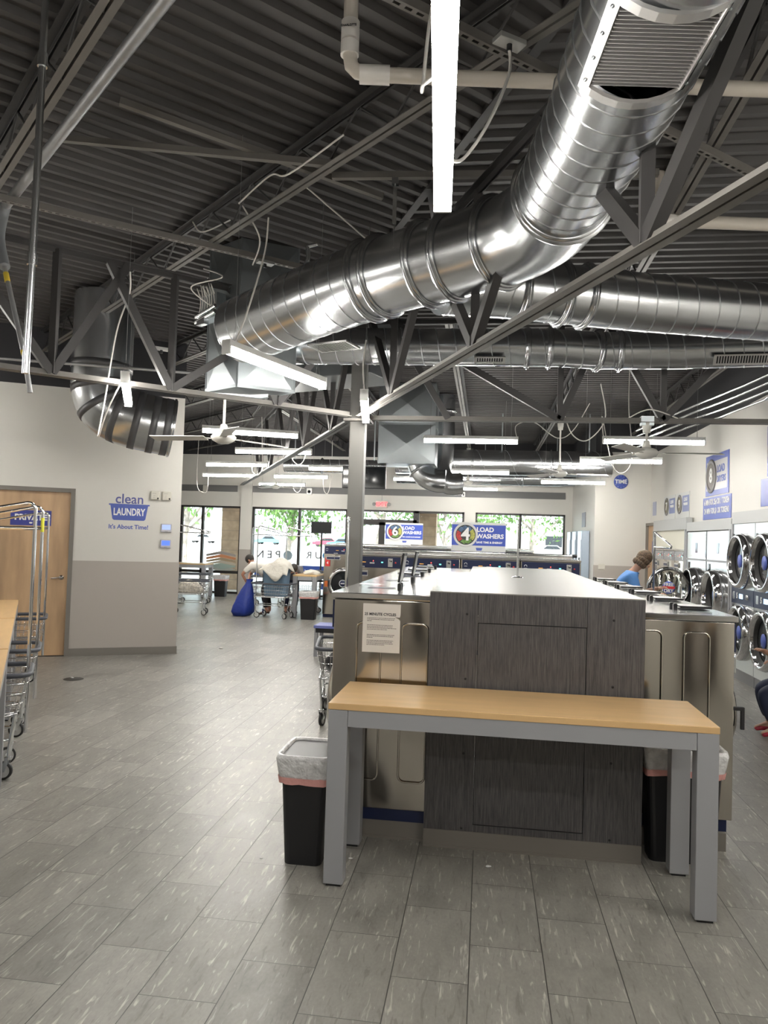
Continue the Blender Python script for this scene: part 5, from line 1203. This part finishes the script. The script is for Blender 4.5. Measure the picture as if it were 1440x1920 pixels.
def big_dryer(label):
    t = thing('big_dryer', label, 'dryer', (0, 0, 0), -pi / 2, 'big dryers in the middle of the right wall'); W_ = 1.06
    part('body', MB().box(.003, W_ - .003, 0, .1, .1, 1.95), BRIGHT, t, bevel=.004)
    part('mid_rail', MB().box(0, W_, -.012, 0, 1.50, 1.53), GREYP, t)
    part('upper_panel', MB().box(.03, W_ - .03, -.004, 0, 1.55, 1.93), mat('polished panel', (.75, .8, .8), .12, 1), t)
    part('black_display', MB().box(.08, .17, -.008, 0, 1.36, 1.47).box(.5, .6, -.008, 0, 1.62, 1.78), BLACKG, t)
    deep_door(t, (W_ / 2, 0, 1.03), .34, prot=.14, sticker=True, mt=CHROME); deep_door(t, (W_ / 2, 0, .38), .24, prot=.06)
    return t
b1 = big_dryer('farther big bright dryer of the middle group'); reg(b1); b1.location = (3.3, 12.86, 0); dup(b1, (3.3, 11.76, 0), -pi / 2, 'nearer big bright dryer of the middle group')
wr_ = washer('washing_machine', 'farthest tall grey washer recessed in the right wall', .76, .1, 1.67, .29, .95, z0=.0, side=False, text_=False, group='tall recessed washers on the right wall', pm=GREYP); reg(wr_)
wr_.location = (3.3, 15.26, 0); wr_.rotation_euler = (0, 0, -pi / 2)
dup(wr_, (3.3, 14.48, 0), -pi / 2, 'middle tall grey washer recessed in the right wall'); dup(wr_, (3.3, 13.70, 0), -pi / 2, 'nearest tall grey washer recessed in the right wall, door swung open')
# the big open door ring, standing out into the aisle
od = thing('open_machine_door', 'big round machine door swung open with a FREE DRY sticker', 'door', (2.93, 12.5, 1.05), 0)
part('door_rim', MB().lathe([(.325, -.04), (.335, 0), (.325, .05), (.29, .06), (.275, .02), (.285, -.04), (.325, -.04)], (0, 0, 0), (0, -1, 0), 48), mat('dark chrome', (.30, .30, .30), .12, 1), od)
part('door_glass', MB().lathe([(0, .0), (.28, .0)], (0, 0, 0), (0, -1, 0), 40), GLASS, od)
part('hinge_arm', MB().box(.32, .38, -.02, .02, -.1, .1), BRIGHT, od)
st = part('sticker', MB().lathe([(0, .012), (.10, .011), (.10, .008)], (0, 0, 0), (0, -1, 0), 28), BLUEL, od)
part('sticker_band', MB().box(-.095, .095, -.014, -.011, -.02, .022), RED, st)
lettering('FREE', .075, WHITE, od, (0, -.015, .045), bold=.002); lettering('DRY', .075, WHITE, od, (0, -.015, -.055), bold=.002)

# ================================================================ WINDOW GRAPHICS
t = thing('window_sticker', 'printed stack of coloured towels on the leftmost front window', 'sticker', (-7.39, YB + .06, 0))
cols = [((.36, .33, .31), .0), ((.55, .24, .12), .09), ((.38, .30, .2), .18), ((.5, .46, .38), .26), ((.33, .42, .38), .34), ((.40, .42, .39), .43), ((.3, .3, .28), .5)]
for k, (c_, dz) in enumerate(cols[:-1]):
    z1 = 1.19 - dz; z0 = 1.19 - cols[k + 1][1]; lo = .10
    part('printed_towel', MB().plate([(-.44, z1 - lo), (0, z1), (.44, z1 - lo * .9), (.43, z0 - lo * .6), (0, z0 - .0), (-.43, z0 - lo * .7)] if k < 4 else [(-.43, z1 - lo * .8), (0, z1), (.43, z1 - lo * .7), (.42, z0 - .02), (.05, z0 - .09), (-.42, z0)], -.001 + .0004 * k, .0006 + .0004 * k), mat('towel %d' % k, c_, .8), t)
GREYD = mat('grey decal', (.12, .125, .13), .7)
t = thing('window_lettering', 'mirrored grey window lettering OUR OPEN seen from inside', 'lettering', (-5.2, YB + .06, 1.13))
for s, x in (('O', 0), ('P', -.26), ('E', -.50), ('N', -.78)):
    if s != 'O': o = lettering(s, .30, GREYD, t, (-.27 + x, 0, 0), bold=.004); o.scale = (-1, 1, 1)
for s, x in (('U', .62), ('R', .36)): o = lettering(s, .27, GREYD, t, (x, 0, .02), bold=.003); o.scale = (-1, 1, 1)
part('clock_letter', MB().lathe([(0, .001), (.13, .001)], (-.27 + .02, 0, 0), (0, -1, 0), 28), mat('slate decal', (.22, .29, .33), .5), t)
part('clock_letter', MB().lathe([(0, .001), (.11, .001)], (.85, 0, .03), (0, -1, 0), 28), mat('azure decal', (.02, .28, .75), .4), t)
t = thing('window_banner', 'blue banner with white strokes along the bottom of the second window', 'banner', (-6.4, YB + .055, .5))
part('banner_cloth', MB().box(0, 2.6, 0, .004, 0, .36), mat('banner blue', (.03, .08, .36), .6), t)
mb = MB(); rn = random.Random(5); x = .15
while x < 2.5:
    if not (1.1 < x < 1.35): mb.box(x, x + .018, -.003, 0, .06 + rn.uniform(0, .03), .24 + rn.uniform(-.03, .02))
    x += rn.choice((.05, .06, .09))
part('white_strokes', mb, WHITE, t)
part('banner_lower', MB().box(1.9, 2.6, 0, .004, -.28, -.12), mat('banner blue', (.03, .08, .36), .6), t)
cloth = None
# tall plastic chair near the window
# ================================================================ OUTSIDE
struct('ground_outside', MB().box(-90, 90, 20.5, 220, -.12, -.02), mat('pale concrete', (.42, .41, .39), .8, var=(.5, .08))).name = 'ground'
struct('soffit', MB().box(-11, 4, 20.5, 23.2, 2.75, 2.95), mat('tan soffit', (.50, .33, .22), .7)).name = 'ceiling_porch'
STONE = mat('tan stone', (.46, .34, .24), .8, var=(5, .2))
def pillar(label, x, y, w):
    t = thing('stone_pillar', label, 'pillar', (x, y, -.02)); part('shaft', MB().box(-w / 2, w / 2, -w / 2, w / 2, 0, 2.77), STONE, t)
    mb = MB(); [mb.box(-w / 2 - .004, w / 2 + .004, -w / 2 - .004, w / 2 + .004, z, z + .012) for z in [.3 * i for i in range(1, 9)]]; part('mortar_joints', mb, mat('mortar', (.3, .25, .2), .9), t)
pillar('tan stone porch pillar outside the leftmost window', -7.72, 22.4, .62); pillar('tan stone porch pillar outside the window right of the entrance', -1.75, 22.4, .62)
LEAF = mat('green leaves', (.09, .19, .035), .6, var=(2, .4)); BARK = mat('bark', (.28, .24, .2), .9, var=(6, .3))
def tree(label, x, y, h, r, seed):
    rn = random.Random(seed); t = thing('tree', label, 'tree', (x, y, -.02), 0, 'trees across the parking lot')
    tr = MB(); tr.tube(smooth([(0, 0, 0), (rn.uniform(-.2, .2), 0, h * .25), (rn.uniform(-.3, .3), 0, h * .5), (0, 0, h * .75)], 4), [.16 - .008 * i for i in range(13)], 8)
    for k in range(6):
        a = k * 1.05 + rn.random(); tr.tube([(0, 0, h * (.3 + .05 * k)), (r * .4 * cos(a), r * .4 * sin(a), h * (.5 + .04 * k)), (r * .8 * cos(a), r * .8 * sin(a), h * (.62 + .05 * k))], [.06, .04, .02], 6)
    part('trunk', tr, BARK, t)
    mb = MB(); cs = [(rn.uniform(-r, r) * .75, rn.uniform(-r, r) * .6, h * rn.uniform(.5, .95)) for _ in range(16)]
    for i in range(2200):
        c_ = rn.choice(cs); g = [rn.gauss(0, r * .19) for _ in range(3)]; p = Vector(c_) + Vector(g); s = rn.uniform(.07, .15); e_ = Euler((rn.random() * 6, rn.random() * 6, rn.random() * 6))
        q = [Vector(v) for v in ((-s, 0, 0), (0, -s * .5, 0), (s, 0, 0), (0, s * .5, 0))]
        for v in q: v.rotate(e_)
        mb.add([p + v for v in q], [(0, 1, 2, 3)])
    part('foliage', mb, LEAF, t); return t
for i, (x, y, h, r, lab) in enumerate(((-16.8, 34, 6.5, 3.2, 'green tree outside, leftmost behind the leftmost window'), (-12.5, 30, 5.5, 2.6, 'grey-green branching tree outside the second window left half'), (-8.2, 31, 4.6, 2.2, 'green tree outside right part of the second window'), (-5.0, 36, 6.0, 2.8, 'green tree outside above the entrance door'), (-1.9, 34, 5.2, 2.9, 'green tree outside right of the stone pillar by the entrance'), (2.2, 35, 5.5, 3.0, 'green tree outside the rightmost window, left pane'), (5.6, 36, 5.0, 3.0, 'green tree outside the rightmost window, right pane'))):
    tree(lab, x, y, h, r, i + 11)
def car(label, x, y, rz, col, name='car'):
    t = thing(name, label, 'car', (x, y, -.02), rz, None)
    m_ = mat('car paint %.2f %.2f' % (col[0], col[2]), col, .3, coat=.6)
    b = MB(); low = [(-2.2, .35), (-2.2, .75), (-1.5, .9), (-.9, .95), (1.5, .95), (2.15, .85), (2.2, .35)]; b.plate(low, -.85, .85); b.plate([(-1.0, .94), (-.45, 1.42), (.9, 1.45), (1.55, .94)], -.72, .72)
    part('car_body', b, m_, t); part('side_glass', MB().plate([(-.85, .97), (-.4, 1.36), (.85, 1.38), (1.35, .97)], -.74, .74), BLACKG, t)
    for wx_ in (-1.35, 1.4):
        for s in (-.8, .62): part('wheel', MB().lathe([(0, 0), (.2, 0), (.32, .02), (.32, .18), (0, .18)], (wx_, s, .32), (0, 1, 0), 18), RUBBER, t)
car('red car parked outside the second window', -25.2, 118, 0, (.55, .03, .06)); car('blue pickup-like car parked right of the red one', -21.6, 112, 0, (.06, .25, .45))
car('teal car parked behind the left half of the second window', -37, 125, 0, (.10, .32, .42)); car('white car parked outside the leftmost window', -46, 118, 0, (.6, .6, .6)); car('white car outside the rightmost window', 8, 95, 0, (.6, .6, .6)); car('white van-like car seen under the 4 load sign tree', -9, 90, 0, (.62, .63, .65))
t = thing('shop_building', 'pale low building across the parking lot at the right', 'building', (14, 140, 0)); part('wall', MB().box(-14, 14, 0, 8, 0, 5), mat('pale stucco', (.7, .68, .64), .8), t); part('window', MB().box(-3, 0, -.05, 0, 1, 3).box(2, 5, -.05, 0, 1, 3).box(7, 10, -.05, 0, 1, 3), BLACKG, t)
t = thing('shop_building', 'pale low building across the parking lot at the left', 'building', (-60, 150, 0)); part('wall', MB().box(-12, 12, 0, 8, 0, 5), mat('pale stucco', (.7, .68, .64), .8), t); part('roof_edge', MB().box(-12.2, 12.2, -.3, 0, 4.6, 5.2), STONE, t)

# ================================================================ PEOPLE
def skin(name, V, E, R, mt, parent=None, sub=2, root=0):
    me = bpy.data.meshes.new(name); me.from_pydata([tuple(v) for v in V], E, [])
    o = bpy.data.objects.new('tmp', me); COL.objects.link(o)
    o.modifiers.new('s', 'SKIN'); sv = me.skin_vertices[0].data
    for i, r in enumerate(R): sv[i].radius = (r, r) if not isinstance(r, tuple) else r
    sv[root].use_root = True
    s = o.modifiers.new('u', 'SUBSURF'); s.levels = sub; s.render_levels = sub
    bpy.context.view_layer.update()
    m2 = bpy.data.meshes.new_from_object(o.evaluated_get(bpy.context.evaluated_depsgraph_get())); bpy.data.objects.remove(o)
    m2.materials.clear(); m2.materials.append(mt); m2.name = name
    for p in m2.polygons: p.use_smooth = True
    return m2
def chain(P, R, V, E, Rr, start):
    prev = start
    for p, r in zip(P, R): V.append(p); Rr.append(r); E.append((prev, len(V) - 1)); prev = len(V) - 1
    return prev
def person(label, loc, rz, J, shirt, pants, shoe, hair, skinm, sleeves=True, long_hair=True, hs=1.0):
    """J: joints in local coords (facing -Y): pelvis, chest, neck, head, and L/R shoulder, elbow, wrist, hip, knee, ankle, toe"""
    t = thing('person', label, 'person', loc, rz); g = {k: Vector(v) for k, v in J.items()}
    V = [g['pelvis']]; E = []; Rr = [.11]
    c0 = chain([g['pelvis'].lerp(g['chest'], .5), g['chest'], g['neck']], [.11, .115, .05], V, E, Rr, 0); ch = c0 - 1
    up = (g['head'] - g['neck'])
    chain([g['neck'] + up * .45, g['head'], g['head'] + up.normalized() * .07], [.052, .082 * hs, .07 * hs], V, E, Rr, c0)
    for s in 'LR':
        e = chain([g['sh' + s], g['el' + s], g['wr' + s]], [.05, .036, .025], V, E, Rr, ch)
        # hand: palm then five fingers
        d = (g['wr' + s] - g['el' + s]).normalized(); side = d.cross(Vector((0, 0, 1))); side = side.normalized() if side.length > .1 else Vector((1, 0, 0)); dn = side.cross(d).normalized()
        palm = chain([g['wr' + s] + d * .05], [(.033, .015)], V, E, Rr, e)
        for k, ln in enumerate((.066, .074, .068, .052)):
            b_ = g['wr' + s] + d * .082 + side * (.027 - .018 * k)
            chain([b_, b_ + d * ln * .5 - dn * .012, b_ + d * ln * .75 - dn * .034], [.0085, .008, .0065], V, E, Rr, palm)
        b_ = g['wr' + s] + d * .035 + side * .034; chain([b_, b_ + d * .03 + side * .014 - dn * .01, b_ + d * .055 + side * .008 - dn * .02], [.0105, .0095, .007], V, E, Rr, palm)
        chain([g['hip' + s], g['kn' + s], g['an' + s], g['an' + s].lerp(g['to' + s], .45) - Vector((0, 0, .01)), g['to' + s]], [.085, .056, .036, .036, .026], V, E, Rr, 0)
    part('body', skin('body', V, E, Rr, skinm), None, t)
    # shirt
    V = [g['pelvis'] * 1.0]; E = []; Rr = [.145]; c0 = chain([g['pelvis'].lerp(g['chest'], .35), g['pelvis'].lerp(g['chest'], .7), g['chest'], g['chest'].lerp(g['neck'], .75)], [.142, .14, .138, .07], V, E, Rr, 0)
    for s in 'LR': chain([g['sh' + s], g['sh' + s].lerp(g['el' + s], .45), g['sh' + s].lerp(g['el' + s], .8)], [.072, .064, .06], V, E, Rr, c0 - 1)
    part('shirt', skin('shirt', V, E, Rr, shirt), None, t)
    V = [g['pelvis'] - Vector((0, 0, .02))]; E = []; Rr = [.135]
    for s in 'LR': chain([g['hip' + s], g['kn' + s], g['kn' + s].lerp(g['an' + s], .85)], [.105, .074, .052], V, E, Rr, 0)
    part('trousers', skin('trousers', V, E, Rr, pants), None, t)
    for s in 'LR':
        V = [g['an' + s] - Vector((0, 0, .045)), g['an' + s].lerp(g['to' + s], .5) - Vector((0, 0, .012)), g['to' + s]]; me = skin('shoe', V, [(0, 1), (1, 2)], [(.042, .034), (.042, .03), (.036, .022)], shoe); part('shoe', me, None, t)
    # hair cap + face
    u = up.normalized(); fwd = Vector(J.get('look', (0, -1, 0))).normalized(); fwd = (fwd - u * fwd.dot(u)).normalized(); sd = u.cross(fwd)
    hc = g['head'] + u * .035
    q = Matrix((sd, -fwd, u)).transposed().to_quaternion()
    hm = MB(); vs = []; fs = []; n_, k_ = 12, 24
    hm.blob(hc - fwd * .022 + u * .022, (.093 * hs, .098 * hs, .10 * hs), 22, rot=q)
    if long_hair:
        for k in range(26):
            a = radians(-115 + 230 * (k % 13) / 12); dn = .02 + .055 * (k // 13)
            hm.blob(hc + (-fwd * cos(a) + sd * sin(a)) * .078 - u * dn + fwd * .0, (.034, .034, .042), 8, rot=q)
    part('hair', hm, hair, t)
    fm = MB()
    fm.blob(hc + fwd * .092 * hs - u * .03, (.011, .016, .02), 10, rot=q)
    for s in (-1, 1): fm.blob(hc + sd * s * .082 * hs - u * .03, (.008, .018, .028), 10, rot=q)
    part('nose_and_ears', fm, skinm, t)
    em = MB()
    for s in (-1, 1): em.blob(hc + fwd * .079 * hs + sd * s * .03, (.010, .006, .006), 8, rot=q)
    part('eyes', em, INK, t)
    part('mouth', MB().blob(hc + fwd * .078 * hs - u * .072, (.022, .008, .006), 8, rot=q), mat('lips', (.40, .12, .1), .5), t)
    return t
# woman in blue leaning towards the cart (faces +X)
person('woman in a bright blue shirt leaning forward to a cart pole', (1.74, 9.85, 0), pi / 2, dict(pelvis=(0, .16, .92), chest=(0, -.08, 1.24), neck=(0, -.16, 1.40), head=(0, -.25, 1.50), look=(0, -1, -.25),
    shL=(.18, -.10, 1.31), elL=(.24, -.28, 1.10), wrL=(.14, -.46, 1.16), shR=(-.18, -.10, 1.31), elR=(-.22, -.16, 1.06), wrR=(-.1, -.40, 1.10),
    hipL=(.10, .16, .88), knL=(.11, .08, .50), anL=(.11, .14, .09), toL=(.12, -.03, .03), hipR=(-.10, .16, .88), knR=(-.11, .1, .50), anR=(-.11, .16, .09), toR=(-.12, -.01, .03)),
    mat('bright blue cloth', (.10, .27, .62), .75, bump=(10, .5, .03)), mat('dark trousers', (.03, .03, .04), .8), BLACK, HAIRB, SKIN)
# person in white bending over the blue bag
person('person in a white shirt bending down to a royal blue bag', (-4.71, 15.35, 0), radians(-90), dict(pelvis=(0, .2, .86), chest=(0, -.02, 1.02), neck=(-.03, -.14, 1.08), head=(-.05, -.21, 1.12), look=(0, -.7, -.7),
    shL=(.18, -.12, 1.04), elL=(.24, -.30, .85), wrL=(.16, -.22, .68), shR=(-.18, -.10, 1.04), elR=(-.22, -.28, .82), wrR=(-.02, -.24, .70),
    hipL=(.10, .24, .82), knL=(.12, .14, .47), anL=(.12, .22, .09), toL=(.13, .05, .03), hipR=(-.10, .24, .82), knR=(-.12, .14, .47), anR=(-.12, .22, .09), toR=(-.13, .05, .03)),
    mat('white shirt cloth', (.66, .63, .58), .8, bump=(10, .5, .03)), mat('black trousers', (.015, .015, .018), .8), mat('dark brown shoe', (.05, .03, .02), .5), HAIRD, SKIN2, long_hair=False)
person('person mostly hidden behind the blue tote, navy trousers showing', (-4.12, 15.8, 0), radians(20), dict(pelvis=(0, .12, .78), chest=(0, -.1, .98), neck=(0, -.2, 1.02), head=(0, -.29, 1.0), look=(0, -.7, -1),
    shL=(.17, -.12, .99), elL=(.2, -.2, .78), wrL=(.1, -.28, .86), shR=(-.17, -.12, .99), elR=(-.2, -.2, .78), wrR=(-.1, -.28, .86),
    hipL=(.09, .12, .75), knL=(.1, .05, .42), anL=(.1, .12, .09), toL=(.11, -.05, .03), hipR=(-.09, .12, .75), knR=(-.1, .05, .42), anR=(-.1, .12, .09), toR=(-.11, -.05, .03)),
    mat('grey shirt cloth', (.2, .2, .22), .8), mat('navy trousers', (.02, .025, .06), .8), BLACK, HAIRD, SKIN2, long_hair=False, hs=.95)
# seated person at the right edge (faces -X)
person('person seated at the right edge in dark jeans and glossy red shoes', (3.01, 7.32, 0), radians(-90), dict(pelvis=(0, 0, .50), chest=(0, .02, .86), neck=(0, .0, 1.04), head=(0, -.03, 1.16), look=(0, -1, -.2),
    shL=(.17, 0, .96), elL=(.2, -.12, .72), wrL=(.08, -.33, .70), shR=(-.17, 0, .96), elR=(-.17, -.22, .66), wrR=(-.12, -.36, .735),
    hipL=(.09, -.03, .50), knL=(.08, -.48, .40), anL=(.12, -.37, .10), toL=(.13, -.50, .035), hipR=(-.09, -.03, .50), knR=(-.10, -.44, .42), anR=(-.10, -.34, .10), toR=(-.11, -.48, .035)),
    mat('red top', (.4, .05, .05), .7), mat('dark jeans', (.018, .025, .06), .75), mat('glossy red shoe', (.45, .02, .05), .15, coat=.5), HAIRD, SKIN)
t = thing('chair', 'grey chair under the seated person at the right edge', 'chair', (3.05, 7.32, 0))
part('seat', MB().box(-.2, .2, -.22, .22, .36, .385), GREYP, t, bevel=.01); part('backrest', MB().box(.19, .22, -.22, .22, .50, .85), GREYP, t, bevel=.01)
for x in (-.18, .19):
    for y in (-.2, .2): part('leg', MB().cyl((x, y, 0), (x, y, .36 if x < 0 else .8), .012, 8), CHROME, t)

for o in list(bpy.data.objects):
    if o.name.startswith('loose_cable') or o.type == 'EMPTY' and not o.children and 'label' not in o and 'kind' not in o: pass
